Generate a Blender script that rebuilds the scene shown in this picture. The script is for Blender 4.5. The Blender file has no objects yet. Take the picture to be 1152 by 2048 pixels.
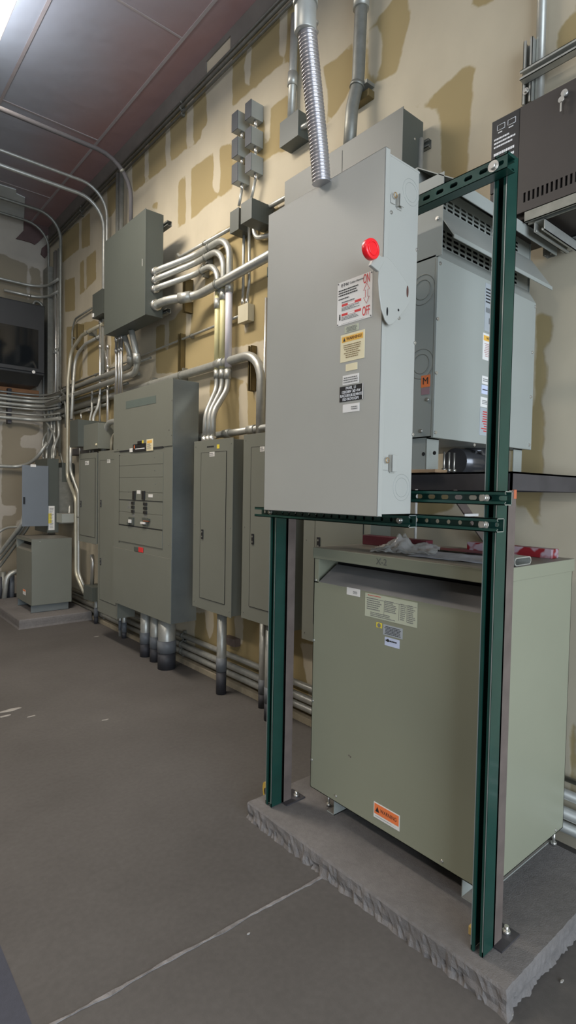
import bpy, bmesh, math, random
import numpy as np
from mathutils import Vector as V, Matrix
random.seed(7)
scene = bpy.context.scene
COL = scene.collection
R = math.radians
# ------------------------------------------------------------------ camera
F_PX = 1119.12; YAW = 0.701949; PITCH = -0.036682; ROLL = 0.017906; H = 1.5
fw = V((math.sin(YAW)*math.cos(PITCH), math.cos(YAW)*math.cos(PITCH), math.sin(PITCH)))
_r = V((math.cos(YAW), -math.sin(YAW), 0)); _u = _r.cross(fw)
rt = math.cos(ROLL)*_r + math.sin(ROLL)*_u
up = -math.sin(ROLL)*_r + math.cos(ROLL)*_u
CAM = V((0, 0, H))
cd = bpy.data.cameras.new('camera'); cam = bpy.data.objects.new('camera', cd); COL.objects.link(cam)
M = Matrix((rt, up, -fw)).transposed().to_4x4(); M.translation = CAM
cam.matrix_world = M
cd.sensor_fit = 'VERTICAL'; cd.sensor_height = 36; cd.lens = 36*F_PX/2048; cd.clip_start = .05
scene.camera = cam
def ray(x, y): return fw + rt*((x-576)/F_PX) - up*((y-1024)/F_PX)
def atx(x, y, X): d = ray(x, y); return CAM + d*(X/d.x)
def aty(x, y, Y): d = ray(x, y); return CAM + d*(Y/d.y)
def atz(x, y, z): d = ray(x, y); return CAM + d*((z-H)/d.z)

# ------------------------------------------------------------------ materials
MATS = {}
def mat(name, col, rough=.5, metal=0, noise=.06, nscale=8, bump=0, bscale=60, spec=.5, emit=None, alpha=None, coat=0, dust=None):
    if name in MATS: return MATS[name]
    m = bpy.data.materials.new(name); m.use_nodes = True; nt = m.node_tree; N = nt.nodes; L = nt.links
    b = N['Principled BSDF']; b.inputs['Roughness'].default_value = rough; b.inputs['Metallic'].default_value = metal
    b.inputs['Specular IOR Level'].default_value = spec
    b.inputs['Coat Weight'].default_value = coat
    tc = N.new('ShaderNodeTexCoord')
    ns = N.new('ShaderNodeTexNoise'); ns.inputs['Scale'].default_value = nscale; ns.inputs['Detail'].default_value = 5
    L.new(tc.outputs['Object'], ns.inputs['Vector'])
    mx = N.new('ShaderNodeMix'); mx.data_type = 'RGBA'
    mx.inputs[6].default_value = tuple(c*(1-noise*2) for c in col)+(1,); mx.inputs[7].default_value = tuple(min(1, c*(1+noise*2)) for c in col)+(1,)
    L.new(ns.outputs['Fac'], mx.inputs[0])
    out = mx.outputs[2]
    if dust:
        g = N.new('ShaderNodeNewGeometry'); sp = N.new('ShaderNodeSeparateXYZ'); L.new(g.outputs['Normal'], sp.inputs[0])
        mr = N.new('ShaderNodeMapRange'); mr.inputs[1].default_value = .4; mr.inputs[2].default_value = .95; mr.inputs[4].default_value = .85
        L.new(sp.outputs['Z'], mr.inputs[0])
        m2 = N.new('ShaderNodeMix'); m2.data_type = 'RGBA'; m2.inputs[7].default_value = dust+(1,)
        L.new(mr.outputs[0], m2.inputs[0]); L.new(out, m2.inputs[6]); out = m2.outputs[2]
    L.new(out, b.inputs['Base Color'])
    if bump:
        n2 = N.new('ShaderNodeTexNoise'); n2.inputs['Scale'].default_value = bscale; n2.inputs['Detail'].default_value = 6
        L.new(tc.outputs['Object'], n2.inputs['Vector'])
        bp = N.new('ShaderNodeBump'); bp.inputs['Strength'].default_value = bump; bp.inputs['Distance'].default_value = .01
        L.new(n2.outputs['Fac'], bp.inputs['Height']); L.new(bp.outputs[0], b.inputs['Normal'])
    if emit:
        b.inputs['Emission Color'].default_value = emit[0]+(1,); b.inputs['Emission Strength'].default_value = emit[1]
    if alpha is not None:
        b.inputs['Alpha'].default_value = alpha
    MATS[name] = m; return m
DUST = (.15, .13, .11)
PAINT = mat('panel_grey_paint', (.165, .17, .14), .42, noise=.04, nscale=3, bump=.03, bscale=300, dust=(.17, .155, .13))
PAINTD = mat('dark_grey_paint', (.072, .080, .068), .5, noise=.05, nscale=3)
PAINTB = mat('blue_grey_paint', (.15, .17, .19), .45, noise=.05, nscale=3)
SWGREY = mat('disconnect_paint', (.37, .365, .325), .38, noise=.03, nscale=4, bump=.04, bscale=400)
TFPAINT = mat('transformer_paint', (.245, .25, .18), .42, noise=.03, nscale=3, bump=.03, bscale=300, dust=(.16, .14, .12))
T2PAINT = mat('grey_transformer_paint', (.31, .325, .295), .4, noise=.04, nscale=4, dust=(.23, .2, .17))
DUSTY = mat('dusty_paint', (.17, .165, .16), .8, noise=.08, nscale=12)
GALV = mat('galvanised_steel', (.42, .42, .38), .40, .5, noise=.12, nscale=25)
GALVD = mat('aged_galvanised', (.23, .23, .20), .48, .5, noise=.15, nscale=20)
EMTY = mat('yellowed_conduit', (.46, .43, .33), .38, .5, noise=.08, nscale=15)
BRIGHT = mat('bright_zinc', (.62, .60, .55), .32, .85, noise=.05)
SIDEG = mat('galvanised_sheet', (.26, .29, .29), .30, .6, noise=.25, nscale=2.5)
GREEN = mat('strut_green', (.009, .048, .036), .35, .1, noise=.15, nscale=12, coat=.2)
BARE = mat('strut_cut_edge', (.5, .55, .52), .35, .8)
STEEL = mat('dark_mill_steel', (.075, .07, .075), .5, .5, noise=.2, nscale=10)
RUST = mat('primer_brown_steel', (.14, .11, .095), .6, .2, noise=.2, nscale=14)
ORNG = mat('orange_primer', (.45, .12, .05), .7)
BLACK = mat('black_enamel', (.012, .012, .013), .4, noise=.1)
CAB = mat('black_cabinet_paint', (.034, .027, .023), .5, noise=.1, nscale=6)
RACK = mat('charcoal_cabinet_paint', (.022, .024, .026), .45, noise=.1, nscale=4)
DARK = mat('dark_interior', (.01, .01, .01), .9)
BROWNST = mat('bronze_strut', (.16, .12, .05), .5, .5, noise=.15, nscale=10)
RED = mat('red_plastic', (.85, .012, .02), .3, noise=.02, coat=.3)
REDINK = mat('red_ink', (.6, .03, .03), .6)
WHITE = mat('white_label', (.72, .70, .66), .5, noise=.02)
CREAM = mat('cream_label', (.72, .64, .42), .5, noise=.03)
PALE = mat('pale_green_label', (.46, .48, .36), .5, noise=.02)
SILV = mat('silver_label', (.42, .45, .47), .45, .2)
BLUEW = mat('bluish_label', (.55, .6, .75), .5)
YEL = mat('yellow_label', (.75, .6, .06), .5)
AMB = mat('amber_label', (.75, .42, .07), .5)
ORL = mat('orange_label', (.8, .2, .06), .5)
INK = mat('black_ink', (.02, .02, .02), .7)
INKG = mat('grey_ink', (.18, .18, .17), .8)
WINK = mat('white_ink', (.75, .75, .75), .6)
CHALK = mat('pencil_writing', (.12, .12, .1), .8)
PLYW = mat('plywood', (.45, .21, .09), .7, noise=.2, nscale=9)
WOOD = mat('raw_wood', (.4, .26, .15), .7, noise=.2, nscale=9)
MAROON = mat('maroon_paint', (.10, .012, .022), .45, noise=.1)
PVC = mat('grey_pvc', (.13, .14, .15), .5, noise=.1)
BPVC = mat('black_tape_wrap', (.03, .03, .035), .6, noise=.2)
DUCT = mat('flex_duct_black', (.10, .10, .105), .22, .6)

def wood_mat(): pass
def dots_mat():
    m = bpy.data.materials.new('red_and_white_print'); m.use_nodes = True; nt = m.node_tree; N = nt.nodes; L = nt.links
    tc = N.new('ShaderNodeTexCoord'); n = N.new('ShaderNodeTexNoise'); n.inputs['Scale'].default_value = 24; n.inputs['Detail'].default_value = 1
    cr = N.new('ShaderNodeValToRGB'); cr.color_ramp.elements[0].position = .47; cr.color_ramp.elements[1].position = .55
    cr.color_ramp.elements[0].color = (.2, .008, .014, 1); cr.color_ramp.elements[1].color = (.33, .25, .28, 1)
    L.new(tc.outputs['Object'], n.inputs['Vector']); L.new(n.outputs['Fac'], cr.inputs[0]); L.new(cr.outputs[0], N['Principled BSDF'].inputs['Base Color'])
    return m
DOTS = dots_mat()
def film_mat():
    m = bpy.data.materials.new('clear_plastic_film'); m.use_nodes = True; nt = m.node_tree; N = nt.nodes; L = nt.links
    b = N['Principled BSDF']; b.inputs['Base Color'].default_value = (.55, .55, .52, 1); b.inputs['Roughness'].default_value = .15
    b.inputs['Alpha'].default_value = .38; b.inputs['Specular IOR Level'].default_value = .9
    return m
FILM = film_mat()

# concrete
def concrete(name, c1, c2, scale=1.2, bump=.25, rough=.85, crumb=0):
    m = bpy.data.materials.new(name); m.use_nodes = True; nt = m.node_tree; N = nt.nodes; L = nt.links
    b = N['Principled BSDF']; b.inputs['Roughness'].default_value = rough; b.inputs['Specular IOR Level'].default_value = .3
    g = N.new('ShaderNodeNewGeometry')
    n1 = N.new('ShaderNodeTexNoise'); n1.inputs['Scale'].default_value = scale; n1.inputs['Detail'].default_value = 8; n1.inputs['Roughness'].default_value = .62
    n2 = N.new('ShaderNodeTexNoise'); n2.inputs['Scale'].default_value = 45; n2.inputs['Detail'].default_value = 6
    n3 = N.new('ShaderNodeTexNoise'); n3.inputs['Scale'].default_value = 260; n3.inputs['Detail'].default_value = 2
    for n in (n1, n2, n3): L.new(g.outputs['Position'], n.inputs['Vector'])
    cr = N.new('ShaderNodeValToRGB'); e = cr.color_ramp.elements; e[0].position = .3; e[1].position = .72; e[0].color = c1+(1,); e[1].color = c2+(1,)
    L.new(n1.outputs['Fac'], cr.inputs[0])
    mr = N.new('ShaderNodeMapRange'); mr.inputs[1].default_value = .35; mr.inputs[2].default_value = .7; mr.inputs[3].default_value = .93; mr.inputs[4].default_value = 1.06
    L.new(n2.outputs['Fac'], mr.inputs[0])
    mx = N.new('ShaderNodeMix'); mx.data_type = 'RGBA'; mx.blend_type = 'MULTIPLY'; mx.inputs[0].default_value = 1
    L.new(cr.outputs[0], mx.inputs[6]); L.new(mr.outputs[0], mx.inputs[7]); L.new(mx.outputs[2], b.inputs['Base Color'])
    ad = N.new('ShaderNodeMath'); L.new(n2.outputs['Fac'], ad.inputs[0]); L.new(n3.outputs['Fac'], ad.inputs[1])
    bp = N.new('ShaderNodeBump'); bp.inputs['Strength'].default_value = bump; bp.inputs['Distance'].default_value = .006
    L.new(ad.outputs[0], bp.inputs['Height']); L.new(bp.outputs[0], b.inputs['Normal'])
    return m
FLOORM = concrete('floor_concrete', (.074, .067, .061), (.115, .105, .097), .9, .08, .7)
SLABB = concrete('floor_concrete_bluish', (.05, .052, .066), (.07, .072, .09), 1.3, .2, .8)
PADM = concrete('pad_concrete', (.125, .115, .108), (.19, .175, .165), 2.5, .35, .9)
JOINT = concrete('joint_filler', (.13, .12, .115), (.30, .28, .27), 20, .5, .9)

def wall_mat(name, mud, paper, seamy=True):
    m = bpy.data.materials.new(name); m.use_nodes = True; nt = m.node_tree; N = nt.nodes; L = nt.links
    b = N['Principled BSDF']; b.inputs['Roughness'].default_value = .88; b.inputs['Specular IOR Level'].default_value = .25
    g = N.new('ShaderNodeNewGeometry')
    at = N.new('ShaderNodeAttribute'); at.attribute_name = 'paper'
    n1 = N.new('ShaderNodeTexNoise'); n1.inputs['Scale'].default_value = 9; n1.inputs['Detail'].default_value = 5
    n2 = N.new('ShaderNodeTexNoise'); n2.inputs['Scale'].default_value = 1.4; n2.inputs['Detail'].default_value = 6
    mp = N.new('ShaderNodeMapping'); mp.inputs['Scale'].default_value = (1, 1.1, .8)
    n3 = N.new('ShaderNodeTexNoise'); n3.inputs['Scale'].default_value = 3.5; n3.inputs['Detail'].default_value = 8
    L.new(g.outputs['Position'], n1.inputs['Vector']); L.new(g.outputs['Position'], n2.inputs['Vector']); L.new(g.outputs['Position'], mp.inputs[0]); L.new(mp.outputs[0], n3.inputs['Vector'])
    a1 = N.new('ShaderNodeMath'); a1.operation = 'MULTIPLY_ADD'; a1.inputs[1].default_value = .05; L.new(n1.outputs['Fac'], a1.inputs[0]); L.new(at.outputs['Fac'], a1.inputs[2])
    mr = N.new('ShaderNodeMapRange'); mr.interpolation_type = 'SMOOTHSTEP'; mr.inputs[1].default_value = .017; mr.inputs[2].default_value = .033; mr.inputs[3].default_value = 1; mr.inputs[4].default_value = 0
    L.new(a1.outputs[0], mr.inputs[0])
    def two(c, f, k=.1):
        x = N.new('ShaderNodeMix'); x.data_type = 'RGBA'; x.inputs[6].default_value = tuple(v*(1-k) for v in c)+(1,); x.inputs[7].default_value = tuple(v*(1+k) for v in c)+(1,)
        L.new(f, x.inputs[0]); return x.outputs[2]
    mudc = two(mud, n3.outputs['Fac'], .16); pap = two(paper, n2.outputs['Fac'], .14)
    mx = N.new('ShaderNodeMix'); mx.data_type = 'RGBA'; L.new(mr.outputs[0], mx.inputs[0]); L.new(mudc, mx.inputs[6]); L.new(pap, mx.inputs[7])
    L.new(mx.outputs[2], b.inputs['Base Color'])
    iv = N.new('ShaderNodeMath'); iv.operation = 'MULTIPLY_ADD'; iv.inputs[1].default_value = -1; L.new(mr.outputs[0], iv.inputs[0]); L.new(n3.outputs['Fac'], iv.inputs[2])
    bp = N.new('ShaderNodeBump'); bp.inputs['Strength'].default_value = .25; bp.inputs['Distance'].default_value = .004
    L.new(iv.outputs[0], bp.inputs['Height']); L.new(bp.outputs[0], b.inputs['Normal'])
    return m

# ------------------------------------------------------------------ object helpers
ABS = {}
def tag(o, label, cat, group=None):
    o['label'] = label; o['category'] = cat
    if group: o['group'] = group
    return o
def empty(name, loc, label, cat, group=None):
    o = bpy.data.objects.new(name, None); COL.objects.link(o); o.location = loc; ABS[o.name] = V(loc); o.empty_display_size = .1
    return tag(o, label, cat, group)
def link(name, me, m, parent=None, bevel=0, origin=None):
    o = bpy.data.objects.new(name, me); COL.objects.link(o)
    if m is not None and not me.materials: me.materials.append(m)
    n = len(me.vertices); co = np.empty(n*3); me.vertices.foreach_get('co', co); co = co.reshape(-1, 3)
    if origin is None:
        lo, hi = co.min(0), co.max(0); origin = V(((lo[0]+hi[0])/2, (lo[1]+hi[1])/2, lo[2]))
    origin = V(origin)
    me.transform(Matrix.Translation(-origin))
    if parent:
        o.parent = parent; o.location = origin - ABS[parent.name]
    else: o.location = origin
    ABS[o.name] = origin
    if bevel:
        b = o.modifiers.new('edge', 'BEVEL'); b.width = bevel; b.segments = 2; b.limit_method = 'ANGLE'; b.angle_limit = R(40)
    return o
class MB:
    def __init__(s): s.v = []; s.f = []; s.sm = []
    def add(s, vs, fs, smooth=False):
        k = len(s.v); s.v += [tuple(v) for v in vs]; s.f += [tuple(i+k for i in f) for f in fs]; s.sm += [smooth]*len(fs); return s
    def box(s, x0, x1, y0, y1, z0, z1):
        x0, x1 = sorted((x0, x1)); y0, y1 = sorted((y0, y1)); z0, z1 = sorted((z0, z1))
        vs = [(x, y, z) for x in (x0, x1) for y in (y0, y1) for z in (z0, z1)]
        return s.add(vs, [(0, 1, 3, 2), (4, 6, 7, 5), (0, 4, 5, 1), (2, 3, 7, 6), (0, 2, 6, 4), (1, 5, 7, 3)])
    def prism(s, pts, d):               # planar polygon pushed along vector d
        n = len(pts); p = [V(q) for q in pts]; d = V(d)
        return s.add(p+[q+d for q in p], [tuple(range(n))[::-1], tuple(range(n, 2*n))]+[(i, (i+1) % n, n+(i+1) % n, n+i) for i in range(n)])
    def cyl(s, a, b, r, seg=16, r2=None):
        a = V(a); b = V(b); t = (b-a).normalized(); u = t.orthogonal().normalized(); w = t.cross(u); r2 = r if r2 is None else r2
        vs = [a+(u*math.cos(k)+w*math.sin(k))*r for k in [2*math.pi*i/seg for i in range(seg)]]+[b+(u*math.cos(k)+w*math.sin(k))*r2 for k in [2*math.pi*i/seg for i in range(seg)]]
        s.add(vs, [(i, (i+1) % seg, seg+(i+1) % seg, seg+i) for i in range(seg)], True)
        k = len(s.v)-2*seg
        s.f += [tuple(range(k, k+seg))[::-1], tuple(range(k+seg, k+2*seg))]; s.sm += [False, False]; return s
    def ball(s, c, r, sx=1, sy=1, sz=1, n=10):
        vs = []; fs = []
        for i in range(n+1):
            for j in range(2*n):
                a = math.pi*i/n; b = math.pi*j/n
                vs.append((c[0]+r*sx*math.sin(a)*math.cos(b), c[1]+r*sy*math.sin(a)*math.sin(b), c[2]+r*sz*math.cos(a)))
        for i in range(n):
            for j in range(2*n): fs.append((i*2*n+j, i*2*n+(j+1) % (2*n), (i+1)*2*n+(j+1) % (2*n), (i+1)*2*n+j))
        return s.add(vs, fs, True)
    def tube(s, pts, r, seg=12, caps=True, radii=None):
        pts = [V(p) for p in pts]; n = len(pts); fr = None; rings = []
        for i, p in enumerate(pts):
            t = ((pts[min(i+1, n-1)]-pts[max(i-1, 0)])).normalized()
            if fr is None: fr = t.orthogonal().normalized()
            fr = (fr-t*fr.dot(t)).normalized(); w = t.cross(fr); rr = radii[i] if radii else r
            rings += [p+(fr*math.cos(2*math.pi*k/seg)+w*math.sin(2*math.pi*k/seg))*rr for k in range(seg)]
        s.add(rings, [(i*seg+k, i*seg+(k+1) % seg, (i+1)*seg+(k+1) % seg, (i+1)*seg+k) for i in range(n-1) for k in range(seg)], True)
        if caps:
            k = len(s.v)-n*seg; s.f += [tuple(range(k, k+seg))[::-1], tuple(range(k+(n-1)*seg, k+n*seg))]; s.sm += [False]*2
        return s
    def build(s, name, m, parent=None, bevel=0, origin=None):
        me = bpy.data.meshes.new(name); me.from_pydata(s.v, [], s.f)
        me.polygons.foreach_set('use_smooth', s.sm); me.update()
        bm = bmesh.new(); bm.from_mesh(me); bmesh.ops.recalc_face_normals(bm, faces=bm.faces); bm.to_mesh(me); bm.free()
        return link(name, me, m, parent, bevel, origin)
def box(name, x0, x1, y0, y1, z0, z1, m, parent=None, bevel=.002): return MB().box(x0, x1, y0, y1, z0, z1).build(name, m, parent, bevel)
def struct(o): o['kind'] = 'structure'; return o

def fillet(pts, rad, n=7):
    pts = [V(p) for p in pts]; out = [pts[0]]
    for i in range(1, len(pts)-1):
        a, p, b = pts[i-1], pts[i], pts[i+1]; u = (a-p); w = (b-p); lu, lw = u.length, w.length; u.normalize(); w.normalize()
        ang = u.angle(w)
        if ang > 3.1: out.append(p); continue
        d = min(rad/math.tan(ang/2), lu*.48, lw*.48); r = d*math.tan(ang/2)
        c = p+(u+w).normalized()*(r/math.sin(ang/2)); s0 = p+u*d-c; s1 = p+w*d-c
        tot = s0.angle(s1)
        for k in range(n+1):
            t = k/n; out.append(c+(s0*math.sin((1-t)*tot)+s1*math.sin(t*tot))/math.sin(tot))
    out.append(pts[-1]); return out
WALLX = 2.46
def conduit(pts, r, label, m=None, rad=None, couplings=(), straps=(), group=None, name='conduit', seg=12, ends=()):
    """pts: (px,py,X) on a plane parallel to the long wall, or ('p',x,y,z)"""
    P = [V(p[1:]) if p[0] == 'p' else atx(*p) for p in pts]
    path = fillet(P, rad if rad else r*7)
    o = MB().tube(path, r, seg).build(name, m or GALV)
    tag(o, label, 'pipe', group)
    L = [0]
    for a, b in zip(path, path[1:]): L.append(L[-1]+(b-a).length)
    def at(t):
        s = t*L[-1]
        for i in range(len(path)-1):
            if L[i+1] >= s: 
                k = (s-L[i])/max(1e-6, L[i+1]-L[i]); return path[i].lerp(path[i+1], k), (path[i+1]-path[i]).normalized()
        return path[-1], (path[-1]-path[-2]).normalized()
    for t in couplings:
        p, d = at(t); MB().cyl(p-d*r*1.6, p+d*r*1.6, r*1.28, seg).build('coupling', GALV, o)
    for t in ends:
        p, d = at(t); MB().cyl(p-d*.02, p+d*.02, r*1.35, seg).build('connector', BRIGHT, o)
    for t in straps:
        p, d = at(t)
        q = MB().cyl(p-d*.01, p+d*.01, r*1.18, seg)
        if abs(d.z) > .7: q.box(p.x+r*.2, WALLX-.004, p.y-r*1.9, p.y+r*1.9, p.z-.01, p.z+.01) if p.x > 2.3 else None
        else: q.box(p.x+r*.2, WALLX-.004, p.y-.01, p.y+.01, p.z-r*1.9, p.z+r*1.9) if p.x > 2.3 else None
        q.build('strap', GALVD, o)
    return o

# label plates and lettering. face = 'x' (faces -X, read with +Y on the left) or 'y' (faces -Y)
def fpt(face, pl, h, z, off):       # h: horizontal coordinate (Y for x-face, X for y-face)
    return V((pl-off, h, z)) if face == 'x' else V((h, pl-off, z))
def plate(name, face, pl, h0, h1, z0, z1, m, parent, th=.0012, off=0, tilt=0):
    c = [(h0, z0), (h1, z0), (h1, z1), (h0, z1)]
    pts = [fpt(face, pl, h, z, off) for h, z in c]
    return MB().prism(pts, (-th, 0, 0) if face == 'x' else (0, -th, 0)).build(name, m, parent)
def text(s, face, pl, hc, zc, size, m, parent, off=.0016, name='lettering', w=None, align='CENTER', bold=0):
    cu = bpy.data.curves.new('txt', 'FONT'); cu.body = s; cu.size = size; cu.align_x = align; cu.align_y = 'CENTER'; cu.extrude = .0003; cu.offset = bold
    t = bpy.data.objects.new('txt', cu); COL.objects.link(t); bpy.context.view_layer.update()
    me = bpy.data.meshes.new_from_object(t.evaluated_get(bpy.context.evaluated_depsgraph_get())); bpy.data.objects.remove(t); bpy.data.curves.remove(cu)
    if w:
        n = len(me.vertices); co = np.empty(n*3); me.vertices.foreach_get('co', co); xs = co[0::3]; k = w/(xs.max()-xs.min())
        me.transform(Matrix.Diagonal((k, 1, 1, 1)))
    if face == 'x': B = Matrix(((0, 0, -1), (-1, 0, 0), (0, 1, 0))).to_4x4()
    else: B = Matrix(((1, 0, 0), (0, 0, -1), (0, 1, 0))).to_4x4()
    B.translation = fpt(face, pl, hc, zc, off); me.transform(B); me.materials.clear()
    return link(name, me, m, parent)
def fine(face, pl, h0, h1, z0, z1, rows, m, parent, off=.0016, jag=.35, th=.0005, center=False):
    """rows of print too small to read"""
    q = MB(); dz = (z1-z0)/rows
    sgn = -1 if face == 'x' else 1
    a, b = (max(h0, h1), min(h0, h1)) if face == 'x' else (min(h0, h1), max(h0, h1))
    for i in range(rows):
        z = z1-(i+.5)*dz; L = abs(h1-h0); s = 0; e = L*(1-random.random()*jag)
        if center: s = (L-e)/2; e = L-s
        while s < e-.001:
            w = min(random.uniform(.003, .009), e-s); p0 = a+sgn*s; p1 = a+sgn*(s+w)
            pts = [fpt(face, pl, hh, zz, off) for hh, zz in ((p0, z-dz*.22), (p1, z-dz*.22), (p1, z+dz*.22), (p0, z+dz*.22))]
            q.prism(pts, (-th, 0, 0) if face == 'x' else (0, -th, 0)); s += w+.0016
    return q.build('fine_print', m, parent)
def rx(pl, tl, br):                 # rectangle on an x-plane from two picture corners -> (ymax,ymin,zmin,zmax)
    a = atx(*tl, pl); b = atx(*br, pl); return a.y, b.y, b.z, a.z
def ry(pl, tl, br):
    a = aty(*tl, pl); b = aty(*br, pl); return a.x, b.x, b.z, a.z
def screw(p, n, r, parent, m=None, name='screw'):
    p = V(p); n = V(n); q = MB().cyl(p, p+n*r*.5, r, 10); q.cyl(p+n*r*.5, p+n*r*.8, r*.7, 10)
    return q.build(name, m or BRIGHT, parent)
def slotcell(q, O, u, v, n, w, h, rw, rh, th, K=6):
    """rectangular cell w x h at O (corner) with a stadium hole of rw x rh, extruded th along n"""
    O = V(O); u = V(u); v = V(v); n = V(n); c = O+u*w/2+v*h/2; N = 4*K; inn = []; outp = []
    rr = min(rw, rh)/2
    for k in range(N):
        a = 2*math.pi*(k+.5)/N; ca, sa = math.cos(a), math.sin(a)
        x = ca*rr+(math.copysign(rw/2-rr, ca)); y = sa*rr+(math.copysign(rh/2-rr, sa)); inn.append((x, y))
        s = min(w/2/max(abs(ca), 1e-6), h/2/max(abs(sa), 1e-6)); outp.append([ca*s, sa*s])
    for cx, cy in ((1, 1), (-1, 1), (-1, -1), (1, -1)):   # snap nearest sample to corner
        k = min(range(N), key=lambda i: (outp[i][0]-cx*w/2)**2+(outp[i][1]-cy*h/2)**2); outp[k] = [cx*w/2, cy*h/2]
    vs = [c+u*x+v*y for x, y in inn]+[c+u*x+v*y for x, y in outp]; vs += [p+n*th for p in vs]
    fs = []
    for k in range(N):
        j = (k+1) % N
        fs += [(k, j, N+j, N+k), (2*N+k, 3*N+k, 3*N+j, 2*N+j), (k, 2*N+k, 2*N+j, j)]
    q.add(vs, fs)
def strut(a, b, size, depth, opening, lip=.008, th=.0027, slots=None, name='strut', m=None, parent=None, side=None):
    """C channel from a to b (centre of the OPEN face); opening = outward direction of the open face"""
    a = V(a); b = V(b); t = (b-a).normalized(); o = V(opening); s = t.cross(o).normalized(); Lg = (b-a).length
    q = MB()
    def bar(u0, u1, d0, d1):           # across range, depth range (0=open face .. depth)
        c = [a+s*uu-o*dd for uu, dd in ((u0, d0), (u1, d0), (u1, d1), (u0, d1))]; q.prism(c, t*Lg)
    h = size/2
    bar(-h, -h+th, 0, depth); bar(h-th, h, 0, depth)
    bar(-h, -h+lip+th, 0, th); bar(h-lip-th, h, 0, th)
    bar(-h+lip, -h+lip+th, th, .008); bar(h-lip-th, h-lip, th, .008)
    if not slots: bar(-h, h, depth-th, depth)
    else:
        pitch, rw, rh = slots; n = max(1, int(Lg/pitch)); p = Lg/n
        for i in range(n): slotcell(q, a+t*(p*i)-s*h-o*(depth-th), t, s, -o, p, size, rw, rh, th)
    return q.build(name, m or GREEN, parent)
# ------------------------------------------------------------------ setting
YB = 8.05; ZC = 5.01; ZE = 4.80
fl = MB().box(-6, WALLX+.2, -4, YB+.2, -.15, 0).build('floor', FLOORM); struct(fl)
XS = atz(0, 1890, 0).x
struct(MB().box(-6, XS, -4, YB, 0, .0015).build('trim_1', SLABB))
yj = 1.56
q = MB(); xs = np.arange(XS, 1.53, .02); zt = .003
top = []; bot = []
for x in xs:
    w = .0035+.002*math.sin(x*31)+.0025*random.random(); yy = yj-.035*(x-.46)+.002*math.sin(x*17)+random.uniform(-.0015, .0015)
    top.append((x, yy+w)); bot.append((x, yy-w))
for i in range(len(xs)-1):
    q.prism([(top[i][0], top[i][1], 0), (bot[i][0], bot[i][1], 0), (bot[i+1][0], bot[i+1][1], 0), (top[i+1][0], top[i+1][1], 0)], (0, 0, zt))
struct(q.build('trim_2', JOINT))

def sdf_poly(P, poly):
    d = np.full(P.shape[0], 1e9); ins = np.zeros(P.shape[0], bool); n = len(poly)
    for i in range(n):
        a = np.array(poly[i]); b = np.array(poly[i-1]); e = b-a; w = P-a
        t = np.clip((w@e)/max(e@e, 1e-9), 0, 1); dd = np.hypot(*(w-np.outer(t, e)).T); d = np.minimum(d, dd)
        c = (a[1] > P[:, 1]) != (b[1] > P[:, 1])
        with np.errstate(divide='ignore', invalid='ignore'): xx = (b[0]-a[0])*(P[:, 1]-a[1])/(b[1]-a[1])+a[0]
        ins ^= c & (P[:, 0] < xx)
    return np.where(ins, -d, d)
def patched_wall(name, m, fn, h0, h1, z0, z1, step, papers, muds, place):
    hs = np.arange(h0, h1+step/2, step); zs = np.arange(z0, z1+step/2, step); hs[-1] = h1; zs[-1] = z1
    G = np.array([(h, z) for h in hs for z in zs]); D = np.full(len(G), 1e3)
    for p in papers: D = np.minimum(D, sdf_poly(G, p))
    for p in muds: D = np.maximum(D, -sdf_poly(G, p))
    nz = len(zs); fs = [(i*nz+j, (i+1)*nz+j, (i+1)*nz+j+1, i*nz+j+1) for i in range(len(hs)-1) for j in range(nz-1)]
    me = bpy.data.meshes.new(name); me.from_pydata([place(h, z) for h, z in G], [], fs)
    at = me.attributes.new('paper', 'FLOAT', 'POINT'); at.data.foreach_set('value', np.clip(D, -1, 1).astype(np.float32)); me.update()
    o = struct(link(name, me, m, origin=place(h0, z0)))
    so = o.modifiers.new('thickness', 'SOLIDIFY'); so.thickness = .12; so.offset = 1 if name == 'wall_right' else -1
    return o
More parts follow.
